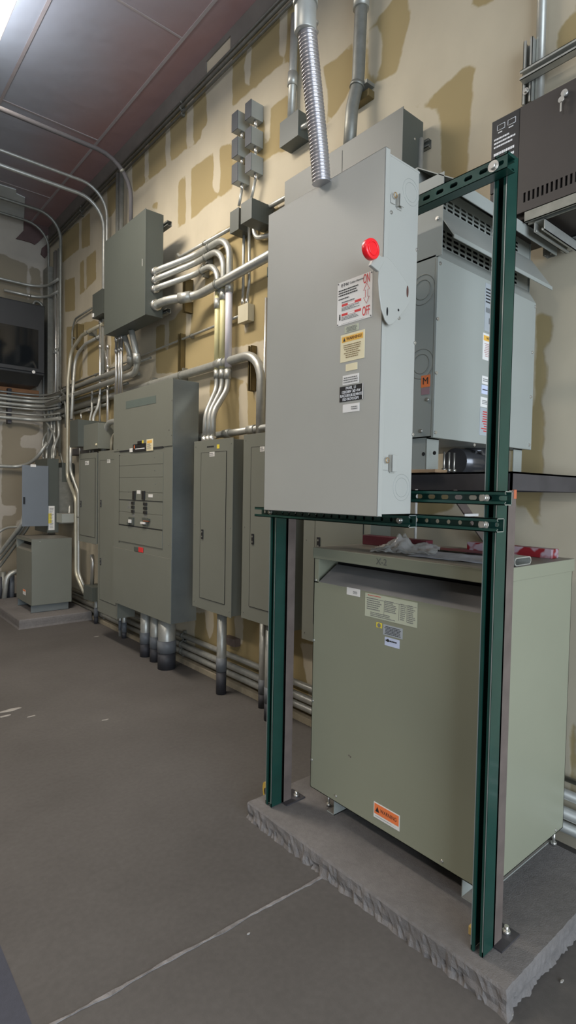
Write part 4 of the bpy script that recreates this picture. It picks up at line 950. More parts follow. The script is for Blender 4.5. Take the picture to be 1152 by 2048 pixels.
# small box beside flex conduit with red painted conduit
fb, a3, b3 = sbox('junction_box', (559.8, 246), (596, 270), 2.36, 2.458, 'grey box beside the corrugated conduit, under the red-daubed conduit')
# small boxes above panel two
sa, a4, b4 = sbox('electrical_box', (140, 842), (156, 893), 2.10, 2.44, 'dark grey box between the long bent conduits and the lighter small box', m=PAINTD)
sb2, a5, b5 = sbox('electrical_box', (167, 851), (196, 897), 2.16, 2.44, 'lighter small grey box above the top left electrical panel', m=PAINT)
screw(atx(193, 889, 2.16), (-1, 0, 0), .012, sb2, CREAM)
sc_, a6, b6 = sbox('electrical_box', (167, 1169), (184, 1204), 2.25, 2.44, 'low grey box near the floor where the two long bent conduits end', m=PAINTD)
# backing plywood / dark wireway behind
tag(box('wireway', 2.33, 2.44, 5.15, 6.9, 1.885, 1.96, STEEL, None, .002), 'dark horizontal wireway just above the far electrical panels', 'wireway')
# far corner panel with open door
fy = 6.95
s0 = aty(95, 917, fy); s1 = aty(117, 1065, fy)
fp = empty('panelboard', (2.15, fy+.25, s1.z), 'far corner electrical panel with its blue grey door swung open towards the room', 'electrical panel', 'tall narrow electrical panels on the long wall')
box('enclosure', s0.x, s1.x+.0, fy, fy+.50, s1.z, s0.z, PAINTD, fp, .002)
box('back_frame', s1.x, 2.44, fy+.05, fy+.45, s1.z+.1, s0.z-.1, GALVD, fp, .002)
d0 = aty(44, 930, fy-.02); d1 = aty(90, 1052, fy-.02)
dr = box('door', d0.x, s0.x+.004, fy-.025, fy-.02, d1.z, d0.z, PAINTB, fp, .002)
l0 = aty(46, 994, fy-.025); l1 = aty(50, 1008, fy-.025)
box('latch', l0.x, l1.x, fy-.035, fy-.025, l1.z, l0.z, BLACK, dr, .002)
h0, h1, z0, z1 = ry(fy-.025, (61, 928.5), (72, 934)); plate('label', 'y', fy-.025, h0, h1, z0, z1, WHITE, dr)
h0, h1, z0, z1 = ry(fy, (97, 1012), (109, 1060)); o = plate('label', 'y', fy, h0, h1, z0, z1, WHITE, fp); fine('y', fy, h0+.012, h1-.012, z0+.02, z1-.02, 14, INKG, o)
plate('sticker', 'y', fy, h0-.003, h0+.035, z0+.08, z0+.2, YEL, fp, .002)
e, a, b = sbox('electrical_box', (112, 926), (124, 964), 2.30, 2.44, 'slim grey box just right of the far corner panel')
e, a, b = sbox('junction_box', (113, 1026), (124, 1046), 2.2, 2.42, 'small cast grey box at the lower right of the far corner panel', m=T2PAINT)
# small transformer in the far corner
st = empty('transformer', (2.1, 6.8, .1), 'small grey green floor transformer on the far concrete pad', 'transformer')
tY0, tX0, tX1, tY1 = 6.50, 1.812, 2.25, 7.10
tz0, tz1 = .185, .925
q = MB(); q.box(tX0, tX1, tY0, tY0+.003, tz0, tz1); q.box(tX1-.003, tX1, tY0, tY1, tz0, tz1); q.box(tX0, tX1, tY1-.003, tY1, tz0, tz1); q.box(tX0, tX1, tY0, tY1, tz1-.003, tz1); q.box(tX0, tX0+.003, tY0, tY1, tz0, tz1-.14); q.box(tX0, tX0+.003, tY0, tY1, tz1-.035, tz1); q.box(tX0, tX1, tY0, tY1, tz0, tz0+.003)
q.build('enclosure', PAINT, st, .001)
box('inner_core', tX0+.08, tX1-.02, tY0+.02, tY1-.02, tz0+.02, tz1-.02, DARK, st, 0)
MB().prism([(tX0+.002, tY0+.01, tz1-.14), (tX0+.07, tY0+.01, tz1-.09), (tX0+.072, tY0+.01, tz1-.093), (tX0+.004, tY0+.01, tz1-.143)], (0, tY1-tY0-.02, 0)).build('louver_blade', PAINT, st)
for y in (tY0+.02, tY1-.06): q = MB(); q.box(tX0+.0, tX1-.03, y, y+.003, .1, tz0); q.box(tX0, tX1-.03, y, y+.04, .1, .104); q.build('foot_rail', SIDEG, st)
o = plate('label', 'x', tX0, tY0+.33, tY0+.22, .27, .33, WHITE, st); plate('banner', 'x', tX0, tY0+.33, tY0+.22, .31, .33, ORL, o, .0005, .0012)
v = aty(80, 1084, tY0); screw((v.x, tY0, tz1-.03), (0, -1, 0), .006, st)
# ------------------------------------------------------------------ dark cabinets
rk = empty('wall_cabinet', (1.5, 7.7, 2.9), 'charcoal wall cabinet on the far end wall at the left edge', 'cabinet')
RY = 7.45; r0 = aty(90, 612, RY); r1 = aty(90, 752, RY)
box('enclosure', -.2, r0.x, RY+.01, YB-.002, r1.z, r0.z, RACK, rk, .01)
dr = box('door', -.18, r0.x-.01, RY-.012, RY+.008, r1.z+.03, r0.z-.02, RACK, rk, .004)
h0, h1, z0, z1 = ry(RY, (20, 650), (76, 738)); box('door_window', -.1, h1, RY-.0135, RY-.012, z0, z1, mat('dark_glass', (.008, .01, .012), .08), dr, 0)
v = aty(67, 744, RY-.013); MB().cyl(v, v-V((0, .006, 0)), .02, 10).build('badge', WHITE, dr)
q = MB().prism([(-.2, RY+.02, r1.z), (-.2, YB-.01, r1.z), (-.2, YB-.01, r1.z-.10), (-.2, RY+.25, r1.z-.10)], (r0.x+.19, 0, 0)); q.build('base_skirt', RACK, rk, .004)
strap_ = aty(75, 765, YB)
tag(box('plywood_board', -1.0, aty(78, 800, YB-.02).x, YB-.02, YB-.001, aty(40, 795, YB).z, r1.z-.102, PLYW, None, .002), 'orange brown plywood backing board under the charcoal wall cabinet', 'board')
# near black cabinet
CF = 2.10; k0 = atx(984, 245, CF); k1 = atx(984, 432, CF)
bc = empty('wall_cabinet', (2.28, .9, 2.6), 'black wall cabinet with printed panel and key at the top right', 'cabinet')
CZ0 = 2.575; CZ1_ = k0.z
box('enclosure', CF+.02, WALLX-.045, .30, k0.y, CZ0, CZ1_, CAB, bc, .003)
yS = atx(1038, 300, CF).y
fd = MB(); zv0, zv1 = CZ0+.055, CZ0+.092
fd.box(CF, CF+.02, .30, yS, CZ0+.02, zv0); fd.box(CF, CF+.02, .30, yS, zv1, CZ1_); n = 46; pw = (yS-.03-.30)/n
fd.box(CF, CF+.02, yS-.015, yS, zv0, zv1)
for i in range(n): y = yS-.015-pw*i; fd.box(CF, CF+.012, y-pw*.5, y, zv0, zv1)
fd = fd.build('front_door', CAB, bc, 0)
box('vent_backing', CF+.012, CF+.0195, .31, yS-.005, zv0-.005, zv1+.005, DARK, bc, 0)
sp_ = box('printed_panel', CF+.001, CF+.02, yS+.002, k0.y, CZ1_-.285, CZ1_, BLACK, bc, .001)
box('side_panel', CF+.003, CF+.02, yS+.002, k0.y, CZ0+.02, CZ1_-.288, CAB, bc, .001)
fx0 = CF+.001; ya, yb_ = k0.y-.012, yS+.012
for i, (y, z) in enumerate(((ya-.028, CZ1_-.035), (yb_+.022, CZ1_-.035))):
    q = MB(); w, h = .016, .010
    for A_, B_ in (((-w, -h), (w, -h)), ((w, -h), (w, h)), ((w, h), (-w, h)), ((-w, h), (-w, -h))): q.tube([(fx0-.0006, y+A_[0], z+A_[1]), (fx0-.0006, y+B_[0], z+B_[1])], .0009, 4)
    q.build('icon', WINK, sp_); fine('x', fx0, y+.012, y-.012, z-.024, z-.015, 1, WINK, sp_, off=.0003)
fine('x', fx0, ya, yb_, CZ1_-.115, CZ1_-.07, 3, WINK, sp_, off=.0003); fine('x', fx0, ya, yb_, CZ1_-.17, CZ1_-.125, 2, WINK, sp_, off=.0003, jag=.1); fine('x', fx0, ya, yb_, CZ1_-.20, CZ1_-.18, 1, WINK, sp_, off=.0003)
kv = atx(1131, 188, CF); lk = MB().cyl((CF, kv.y, kv.z), (CF-.012, kv.y, kv.z), .012, 18).build('lock', BRIGHT, fd)
q = MB(); q.cyl((CF-.014, kv.y+.008, kv.z-.022), (CF-.0165, kv.y+.008, kv.z-.022), .011, 14); q.box(CF-.017, CF-.012, kv.y-.002, kv.y+.004, kv.z-.015, kv.z+.004); q.box(CF-.0165, CF-.0145, kv.y+.005, kv.y+.011, kv.z-.065, kv.z-.03); q.build('key', BRIGHT, lk)
# struts around it
cs = empty('strut_support', (2.44, .9, 2.5), 'galvanised strut supports holding the black cabinet on the wall', 'bracket')
va = atx(1043, 155, 2.36); 
strut((2.345, .30, va.z+.0), (2.345, va.y, va.z), .041, .041, (-1, 0, 0), name='rail', m=GALV, parent=cs)
yv = atx(1058, 130, 2.40).y
strut((2.386, yv, va.z-.10), (2.386, yv, va.z+.17), .041, .041, (-1, 0, 0), name='upright', m=GALV, parent=cs); bolt((2.38, yv, va.z-.055), (-1, 0, 0), .014, cs)
strut((2.12, k0.y-.15, CZ0-.022), (2.12, .30, CZ0-.022), .041, .041, (0, 0, -1), name='rail', m=GALVD, parent=cs)
strut((2.40, k0.y-.15, CZ0-.022), (2.40, .30, CZ0-.022), .041, .041, (-1, 0, 0), name='rail', m=GALV, parent=cs)
for y in (k0.y-.20,):
    strut((2.12, y, CZ0-.065), (2.40, y, CZ0-.065), .041, .041, (0, 0, -1), name='arm', m=GALV, parent=cs)
vb = atx(1096, 492, 2.40); vt = atx(1100, 440, 2.40)
strut((2.40, vb.y, vb.z), (2.40, vb.y, CZ0-.045), .041, .041, (-1, 0, 0), name='upright', m=BRIGHT, parent=cs)
# loose vertical wall struts behind conduits
def wstrut(tl, br, X, label, m=BROWNST):
    a = atx(*tl, X); b = atx(*br, X); o = strut((X, (a.y+b.y)/2, b.z), (X, (a.y+b.y)/2, a.z), .041, WALLX-X-.001, (-1, 0, 0), name='wall_strut', m=m); tag(o, label, 'strut')
wstrut((352, 670), (364, 775), 2.41, 'short bronze strut standing directly above the wide switchboard')
wstrut((490, 694), (508, 779), 2.41, 'bronze wall strut crossed by the thick bent conduit')
wstrut((362, 560), (373, 621), 2.38, 'short bronze strut under the four bent conduits')
wstrut((149, 650), (157, 697), 2.38, 'bronze strut left of the large plain grey box')
wstrut((11, 775), (19, 848), 2.41, '') if 0 else None
o = tag(box('strut_end', 2.40, WALLX-.001, atx(475, 1275, 2.43).y, atx(452, 1275, 2.43).y, zx(465, 1290, 2.43), zx(465, 1275, 2.43), RUST, None, .002), 'short brown strut on the wall beside the single floor conduit', 'strut')
# ------------------------------------------------------------------ conduits on the long wall
C = conduit
BND = 'conduits bending out of the right side of the plain grey box'
C([(306, 546, 2.17), (340, 524, 2.20), (372, 519, 2.38), (452, 477, 2.40), (458, 600, 2.40), (457, 752, 2.40)][:], .024, 'topmost of the three conduits looping from the plain grey box down the wall', GALV, .22, ends=(.01,), straps=(.35,)) if 0 else None
def loop3(sx, sy, kx, ky, bx, by, dx, top, r, label, m2, endx):
    a = atx(sx, sy, 2.18); k = atx(kx, ky, 2.40); v = atx(bx, by, 2.40)
    p = [('p', 2.18, 4.36, a.z), ('p', 2.19, 4.25, a.z), ('p', 2.395, 3.95, a.z+.01)]
    zt_ = top
    yv_ = atx(dx, 600, 2.395).y
    low = atx(dx-3, 745, 2.395)
    p += [('p', 2.395, yv_, zt_), ('p', 2.395, yv_-.005, low.z)]
    o = C(p, r, label, GALV, .20, ends=(.02,), straps=(.3,)); return yv_, low.z
info = []; LOOPN = [None]*3
LIT_YEL = mat('lit_conduit_yellow', (.62, .57, .30), .45); LIT_LILAC = mat('lit_conduit_lilac', (.66, .63, .66), .4)
# heights of the loops where they turn down
for (sy, dx, topy, r, lbl) in ((546, 458, 487, .026, 'topmost'), (562, 446.5, 513, .024, 'middle'), (580, 436, 540, .024, 'lowest')):
    yv_ = atx(dx, 600, 2.395).y; tz = aty(dx, topy, yv_).z
    P_ = atx(307, sy, 2.18); tz = {546: 3.414, 562: 3.352, 580: 3.262}[sy]
    pts_ = [('p', 2.18, 4.362, P_.z), ('p', 2.185, 4.27, P_.z), ('p', 2.395, 4.06, tz), ('p', 2.395, yv_, tz), ('p', 2.395, yv_, zx(dx, 740, 2.395))]
    # lower section continues to the panel
    LOOPN[len(LOOPN)-1-len(info)] = C(pts_, r, '%s of the three conduits looping from the plain grey box and down the wall' % lbl, GALV, .17, ends=(.012,), straps=(.33,), couplings=(.66,), group=None).name
    info.append((yv_, zx(dx, 740, 2.395), r))
for (yv_, zl, r), ex, nm, m_ in zip(info, (423.5, 416, 408.5), ('right', 'middle', 'left'), (GALV, GALV, GALV)):
    ey = atx(ex, 885, 2.24).y
    C([('p', 2.395, yv_, zl-.001), ('p', 2.395, yv_, zl-.14), ('p', 2.25, ey, 2.07), ('p', 2.245, ey, 1.852)], r*.85, '%s of the three curved conduits entering the panel right of the switchboard' % nm, GALV, .18, couplings=(.05,), ends=(.96,))
# pale sleeves put the light on the three uprights into their colour
for (yv_, zl, r), k in zip(info, (2, 1, 0)):
    o = bpy.data.objects['conduit' if LOOPN[k] is None else LOOPN[k]]
    a_, b_ = zx(445, 565, 2.395), zx(445, 738, 2.395)
    MB().cyl((2.395, yv_, b_), (2.395, yv_, a_-.03*(2-k)), r*1.04, 14).build('lit_stretch', (LIT_YEL, LIT_YEL, LIT_LILAC)[k], o)
C([('p', 2.19, 4.362, zx(309, 612, 2.19)), ('p', 2.20, 4.20, zx(309, 612, 2.19)+.005), ('p', 2.355, 3.95, zx(309, 612, 2.19)+.02), ('p', 2.355, 1.95, zx(538, 503, 2.355)+.01)], .034, 'thick straight conduit rising from the plain grey box to behind the disconnect', GALV, .3, ends=(.006,), couplings=(.14,), straps=(.3, .62))
C([('p', 2.40, 4.362, zx(316, 534, 2.40)), (360, 514, 2.40), (471, 452, 2.40)], .014, 'thin conduit from the plain grey box up to the left square junction box', GALV, straps=(.5,))
C([(505, 432, 2.42), (600, 380, 2.42)], .016, 'thin conduit from the larger square junction box up behind the disconnect', GALV, straps=(.3,))
C([(509, 432, 2.42), (507, 478, 2.42), (560, 466, 2.42)], .016, 'thin conduit curving from the larger square junction box to behind the disconnect', GALV, .12)
C([(488, 440, 2.42), (486, 607, 2.43)], .011, 'left of the two thin conduits dropping to the cream cover plate', GALV, ends=(.02, .98))
C([(498, 440, 2.42), (499, 560, 2.42), (494, 607, 2.43)], .011, 'right of the two thin conduits dropping to the cream cover plate', GALV, ends=(.02, .98))
C([('p', 2.405, lc[2][0], lc[2][1]-.03), (478, 412, 2.40)], .011, 'thin conduit from the left column of small boxes to the left square box', GALV)
C([('p', 2.405, rc[2][0], rc[2][1]-.03), (502, 402, 2.40)], .011, 'thin conduit from the right column of small boxes to the larger square box', GALV)
C([(479, 632, 2.43), (440, 648, 2.43), (86, 792, 2.43)], .010, 'long thin conduit running from the cream cover plate to the far corner', GALV, .5, straps=(.15, .4, .6))
# thick conduit behind switchboard
vR = atx(522, 800, 2.405)
C([('p', 2.405, 7.6, zx(350, 757, 2.405)+.0), ('p', 2.405, vR.y, zx(480, 716, 2.405)), ('p', 2.405, vR.y, 1.80)], .034, 'thickest conduit running behind the switchboard top and bending down at the right', GALV, .20, straps=(.55, .66), couplings=(.78,), seg=16)
C([(533, 596, 2.42), (528, 800, 2.42), (528, 880, 2.42)], .012, 'thin white conduit dropping beside the left edge of the disconnect', BRIGHT, .6)
C([(384, 878, 2.40), (540, 854, 2.40)], .026, 'horizontal conduit just above the panel right of the switchboard', GALV, couplings=(.15, .5, .8))
# verticals at top
C([(590, 30, 2.42), (582, 245, 2.42)], .026, 'rigid conduit dropping to the grey box, daubed with red paint', GALV, couplings=(.6,))
tag(MB().cyl(atx(590, 30, 2.418), atx(588, 85, 2.418), .0275, 14).build('red_paint_band', mat('red_paint', (.25, .03, .03), .6)), 'red painted band on the conduit beside the corrugated conduit', 'paint band') if 0 else None
C([(588, 264, 2.39), (625, 243, 2.39)], .015, 'short conduit stub between the grey box and the corrugated conduit', GALV, ends=(.1,))
v = atx(716, 165, 2.39)
C([('p', 2.39, atx(724, -200, 2.39).y, ZC-.001), (724, -30, 2.39), (716, 165, 2.39), (704, 215, 2.36), (698, 305, 2.33)], .036, 'dark rigid conduit with strap clamp entering the long box behind the disconnect', GALVD, .35, couplings=(.45,), straps=(.75,), seg=16)
o = tag(box('strut_bracket', 2.41, WALLX-.001, atx(742, 190, 2.43).y, atx(700, 190, 2.43).y, zx(722, 200, 2.43)-.02, zx(722, 200, 2.43)+.021, BROWNST, None, .002), 'short strut bracket behind the clamp of the dark rigid conduit', 'bracket')
a = atx(1083, -60, 2.43); b = atx(1079, 190, 2.43)
C([('p', 2.43, a.y, ZC-.03), ('p', 2.43, b.y, b.z-.1)], .020, 'rigid conduit dropping from the ceiling to the cabinet struts at top right', GALV)
C([('p', 2.41, atx(846, 440, 2.43).y+.01, P0.z-.1), ('p', 2.41, atx(846, 440, 2.43).y+.01, 2.65)], .014, 'thin conduit on the wall along the right end of the long grey green box', GALV)
# red dab parts
# ceiling-edge conduits
for i, (x, z, r) in enumerate(((2.43, ZE+.015, .011), (2.425, ZE-.035, .014), (2.435, ZE-.08, .010))):
    C([('p', x, -3.9, z), ('p', x, YB-.12, z)], r, ('highest', 'middle', 'lowest')[i]+' of the three conduits running under the ceiling edge of the long wall', GALVD, straps=(.3, .5, .7, .9))
# two bright conduits across the ceiling dropping on the wall
def drop(pc, wallpx, zb, r, label, X=2.40, m=GALV, rad=.28):
    v = atx(*wallpx, X); zc_ = aty(*pc, v.y).z
    C([('p', -3.0, v.y, zc_), ('p', X, v.y, zc_), ('p', X, v.y, zb)], r, label, m, rad, straps=(.25, .9))
drop((0, 300), (214, 450), 3.3, .016, 'upper of the two bright conduits crossing under the ceiling at the left')
drop((0, 330), (208, 450), 2.7, .020, 'lower of the two bright conduits crossing under the ceiling at the left')
drop((0, 395), (121, 560), 1.9, .020, 'conduit crossing near the far end and dropping to the corner', X=2.40, m=GALVD)
drop((0, 425), (97, 560), 2.0, .016, 'rearmost conduit crossing above the far end wall and dropping to the corner', X=2.38, m=GALVD)
drop((0, 217), (262, 400), 3.80, .019, 'dark conduit arching from the ceiling into the top of the plain grey box', X=2.22, m=mat('dark_conduit', (.075, .07, .072), .75, 0), rad=.4)
for k, x in enumerate((236, 243)):
    v = atx(x, 420, 2.39); C([('p', 2.39, v.y, ZE-.1), ('p', 2.39, v.y, 3.0)], .024, ('left', 'right')[k]+' of the two grey conduits dropping behind the plain grey box', GALVD)
# corner verticals
for k, (x, r, m_) in enumerate(((109, .016, GALVD), (112, .022, BRIGHT), (116.5, .012, GALV), (119.5, .014, BRIGHT))):
    v = atx(x, 650, 2.41); C([('p', 2.41, v.y, 4.55), ('p', 2.41, v.y, 1.98)], r, ('first', 'second', 'third', 'fourth')[k]+' from the left of the upright conduits in the far corner', m_, couplings=(.5, .8))
tag(box('corner_post', 2.36, WALLX-.002, YB-.30, YB-.10, .05, 4.4, GALVD, None, .004), 'dull metal post boxed into the far corner behind the upright conduits', 'post')
# long horizontal run between switchboard and corner (parallel conduits)
HN = ['top', 'second', 'third', 'fourth', 'fifth', 'lowest']
vA = atx(268, 655, 2.20); vB = atx(255, 660, 2.20)
def swoop(vx, zr, r, label, y_end=7.7, X=2.33):
    v = atx(vx, 655, X-.08)
    C([('p', X-.11, v.y, 2.945), ('p', X-.02, v.y, zr), ('p', X, y_end, zr)], r, label, GALV, .42, couplings=(.08,), straps=(.8,))
swoop(269, zx(180, 779, 2.33)-.0, .028, 'outer of the two thick conduits swooping left from under the plain grey box', X=2.33)
swoop(255, zx(180, 764, 2.36)-.0, .026, 'inner of the two thick conduits swooping left from under the plain grey box', X=2.36)
for k, (x, y, r) in enumerate(((150, 772, .012), (150, 790, .018), (150, 800, .014), (150, 812, .018), (150, 826, .020))):
    z = zx(x, y, 2.42); C([('p', 2.42, 4.9+.25*k, z), ('p', 2.42, 7.85, z)], r, HN[k]+' of the parallel conduits on the wall left of the switchboard top', GALVD, straps=(.3, .7))
# verticals crossing the run
for k, (x, y0, y1, r, X) in enumerate(((200, 640, 905, .013, 2.37), (215.5, 690, 905, .015, 2.37), (232, 0, 800, .013, 2.235), (238, 0, 800, .013, 2.235), (242.5, 0, 800, .013, 2.235))):
    v = atx(x, 780, X); C([('p', X, v.y, zx(x, y0, X) if y0 else 2.945), ('p', X, v.y, zx(x, y1, X))], r, ('first', 'second', 'third', 'fourth', 'fifth')[k]+' from the left of the bright thin uprights under the plain grey box', BRIGHT, ends=(.2, .02))
# the long bent pair
C([(207, 647, 2.38), (164, 671, 2.36), (142, 702, 2.33), (136, 760, 2.30), (134.5, 955, 2.30), (151.5, 996, 2.29), (151.5, 1147, 2.29), (169, 1187, 2.30)], .020, 'left and longer of the bent conduits passing in front of the far boxes', EMTY, .16, straps=(.1,))
C([(207, 669, 2.40), (171, 688, 2.38), (151, 712, 2.36), (147, 760, 2.33), (143, 839, 2.25)], .018, 'bent conduit ending on top of the dark grey box', GALV, .16, straps=(.1,))
C([(141.5, 892, 2.25), (140.6, 941, 2.27), (157, 985, 2.31), (157, 1147, 2.31), (169, 1176, 2.33)], .018, 'bent conduit dropping from under the dark grey box to the low grey box', GALV, .16, straps=(.5,))
C([(184, 616, 2.43), (150, 638, 2.43), (144.5, 662, 2.43), (144, 760, 2.42)], .011, 'thin conduit from the small upright box bending down', GALVD, .1, straps=(.6,))
C([(210, 702, 2.41), (213, 715, 2.41), (216, 742, 2.41), (216, 760, 2.41)], .011, 'thin kinked conduit below the left corner of the plain grey box', BRIGHT, .04)
# curved conduits into the tall narrow panel
C([('p', 2.25, 4.96, zx(227, 845, 2.25)), ('p', 2.25, atx(211, 870, 2.25).y, zx(214, 845, 2.25)), ('p', 2.25, atx(207, 900, 2.25).y, 1.855)], .028, 'thick curved conduit from behind the switchboard into the tallest narrow panel', GALV, .28)
C([('p', 2.28, 4.96, zx(227, 862, 2.28)), ('p', 2.28, atx(224, 890, 2.28).y, zx(222, 870, 2.28)), ('p', 2.28, atx(222, 900, 2.28).y, 1.855)], .014, 'thin curved conduit close against the switchboard at the top of the narrow panel', EMTY, .1)
C([(188, 852, 2.30), (186, 835, 2.30), (197, 812, 2.34), (200, 790, 2.36)], .016, 'conduit curving up from the lighter small grey box', GALV, .2)
C([(181, 855, 2.36), (180, 838, 2.36), (184, 822, 2.38), (184, 780, 2.38)], .013, 'thin conduit rising from behind the lighter small grey box', GALV, .1)
C([(163, 838, 2.40), (161, 825, 2.40), (180, 820, 2.40)], .010, 'thin hooked conduit above the dark grey box', BRIGHT, .03)
for k, x in enumerate((160, 180.5, 187)):
    C([(x, 886, 2.28), (x, 912, 2.28)], .011, ('left', 'middle', 'right')[k]+' of the three short nipples between the small boxes and the panel below', BRIGHT)
# tangled conduits above far panel
for k, (pp, r, m_, lb) in enumerate((
  ([(88, 740, 2.36), (87, 815, 2.36), (91, 840, 2.36), (108, 868, 2.36), (110, 885, 2.36), (110, 912, 2.34)], .016, GALV, 'crossing diagonal conduit above the far corner panel'),
  ([(98, 845, 2.38), (98, 862, 2.38), (86, 876, 2.34), (85, 905, 2.32), (87, 918, 2.30)], .014, GALV, 'leftmost bent conduit entering the far corner panel'),
  ([(103, 820, 2.38), (104, 870, 2.38), (94, 895, 2.34), (93, 918, 2.30)], .016, GALV, 'second bent conduit entering the far corner panel'),
  ([(109, 840, 2.38), (109, 885, 2.38), (104, 900, 2.34), (104, 918, 2.30)], .013, GALV, 'third bent conduit entering the far corner panel'),
  ([(117, 840, 2.38), (118, 870, 2.38), (108, 895, 2.34), (107, 918, 2.30)], .016, GALV, 'rightmost bent conduit entering the far corner panel'),
  ([(86, 845, 2.42), (86, 880, 2.42)], .012, GALVD, 'upright conduit in the corner below the parallel run'),
  ([(119, 775, 2.36), (129, 790, 2.34), (132, 820, 2.33), (132, 855, 2.33)], .015, GALVD, 'conduit hooking down left of the long bent pair'),
  ([(114, 895, 2.40), (122, 910, 2.40), (126, 930, 2.40)], .011, GALVD, 'thin slanting conduit above the slim grey box'),
  ([(128, 965, 2.38), (128, 990, 2.38), (121, 1012, 2.34), (121, 1028, 2.32)], .010, GALVD, 'thin conduit dropping to the small cast box'),
  ([(137, 970, 2.40), (139, 1010, 2.40), (139, 1030, 2.38), (127, 1035, 2.33)], .016, GALV, 'curved conduit entering the right side of the small cast box'),
  ([(184, 1110, 2.34), (186, 1125, 2.34), (184, 1170, 2.33)], .022, BRIGHT, 'short bright conduit above the low grey box'),
)): C(pp, r, lb, m_, .14)
# floor stubs
def riser(x, y, ztop, r, label, collar=.30, X=None, wrap=True, dark=True):
    v = atz(x, y, 0) if X is None else V((X, atx(x, y-30, X).y, 0))
    o = C([('p', v.x, v.y, .0), ('p', v.x, v.y, ztop)], r, label, GALV, seg=18)
    MB().cyl((v.x, v.y, collar), (v.x, v.y, collar+.10), r*1.10, 18).build('coupling', PVC, o)
    if dark: MB().cyl((v.x, v.y, 0.001), (v.x, v.y, collar), r*1.04, 18).build('wrap', BPVC, o)
    return o
riser(291, 1312, GZ0, .048, 'leftmost of the three thick conduits under the switchboard', .12)
riser(311, 1322, GZ0, .048, 'middle of the three thick conduits under the switchboard', .12)
riser(333, 1336, GZ0, .072, 'fattest of the three thick conduits under the switchboard', .14)
for x, y, r in ((291, 1312, .056), (311, 1322, .056), (333, 1336, .080)):
    pass
riser(442, 1387, .63, .036, 'single conduit from floor to the panel right of the switchboard', .17)
riser(524, 1415, .66, .026, 'left of the two floor conduits beside the far green post', .10, dark=True)
riser(537, 1440, .66, .030, 'right of the two floor conduits beside the far green post', .12)
riser(240, 1272, .30, .016, 'left of the two thin floor conduits under the tallest narrow panel', .06, dark=False)
riser(248, 1276, .34, .024, 'right of the two thin floor conduits under the tallest narrow panel', .06)
riser(192, 1247, .36, .022, 'floor conduit left of the tallest narrow panel', .08)
box('bottom_box', 2.15, 2.30, 4.98, 5.08, .40, .44, PAINTD, sb, .001) if 0 else None
# three long conduits at the foot of the wall
for k, (z, r, x) in enumerate(((.235, .022, 2.425), (.16, .026, 2.415), (.10, .024, 2.415))):
    C([('p', x, -1.0, z), ('p', x, YB-.3, z)], r, ('upper', 'middle', 'lower')[k]+' of the three conduits along the foot of the long wall', GALV, straps=(.2, .4, .6, .8))
C([('p', 2.43, -1.0, .30), ('p', 2.43, 1.2, .30)], .012, 'thin ribbed cable run above the foot conduits behind the olive transformer', GALV)
# ------------------------------------------------------------------ end wall conduits
def yC(pts_, r, label, m=GALV, rad=None, **k):
    return C([('p',)+tuple(aty(x, y, Y)) for x, y, Y in pts_], r, label, m, rad, **k)
for k, (y, r) in enumerate(((783, .012), (790, .016), (797, .022), (806, .022), (813, .012), (824, .010), (834, .024))):
    v = aty(30, y+2, 7.90); w_ = atx(100, y+13, 2.36)
    C([('p', -3, 7.93, v.z), ('p', 2.34, 7.93, v.z), ('p', 2.37, 7.3, v.z-.02)], r, ('top', 'second', 'third', 'fourth', 'fifth', 'sixth', 'lowest')[k]+' of the seven parallel conduits on the end wall under the charcoal cabinet', GALV, .26, straps=())
tag(box('strut_support', aty(12, 810, YB).x, aty(18, 810, YB).x+.01, 7.96, YB-.001, aty(14, 848, YB).z, aty(14, 778, YB).z, STEEL, None, .002), 'upright strut clamping the seven conduits on the end wall', 'bracket')
v0 = aty(0, 557, 7.95).z
C([('p', -3, 7.95, v0), ('p', 2.36, 7.95, v0), ('p', 2.38, 7.4, v0-.02)], .018, 'upper bent conduit above the charcoal cabinet on the end wall', GALV, .25)
v1 = aty(20, 583, 7.90).z
C([('p', aty(8, 582, 7.90).x, 7.90, v1), ('p', 2.36, 7.90, v1), ('p', 2.40, 7.45, v1)], .018, 'lower bent conduit above the charcoal cabinet on the end wall', GALV, .25, ends=(.35,))
yC([(62, 620, 7.9), (70, 600, 7.9), (84, 608, 7.9), (90, 640, 7.9)], .018, 'arched conduit just over the right corner of the charcoal cabinet', GALVD, .1)
v = aty(20, 933, 7.95).z
C([('p', -3, 7.95, v), ('p', aty(45, 933, 7.95).x, 7.95, v), ('p',)+tuple(aty(72, 918, 7.7)), ('p',)+tuple(aty(95, 885, 7.6))], .024, 'conduit on the end wall rising to the corner behind the open door', GALV, .25)
yC([(-20, 1080, 7.9), (8, 1055, 7.9), (48, 1053, 7.6)], .016, 'thin conduit curving from the left edge to the open panel door', GALV, .2)
for k in range(3):
    yC([(-30, 1135+k*14, 7.7), (0, 1105+k*14, 7.7), (42+k*8, 1052, 7.3), (52+k*9, 1020, 7.3)], .026 if k == 0 else .018, ('upper', 'middle', 'lower')[k]+' of the slanting conduits left of the small corner transformer', GALV if k == 0 else GALVD, .4)
yC([(40, 1140, 7.6), (14, 1150, 7.6), (8, 1200, 7.6)], .03, 'conduit arching out of the left side of the small corner transformer', GALV, .2)
for k, x in enumerate((1, 6, 14, 23)):
    v = aty(x, 1196, 7.7); o = MB().cyl((v.x, 7.7, 0), (v.x, 7.7, .42 if k % 2 else .36), .035, 14).build('conduit_stub', (BPVC, PVC)[k % 2] if k != 1 else GALVD); tag(o, ('first', 'second', 'third', 'fourth')[k]+' from the left of the fat floor stubs in the far left corner', 'pipe')
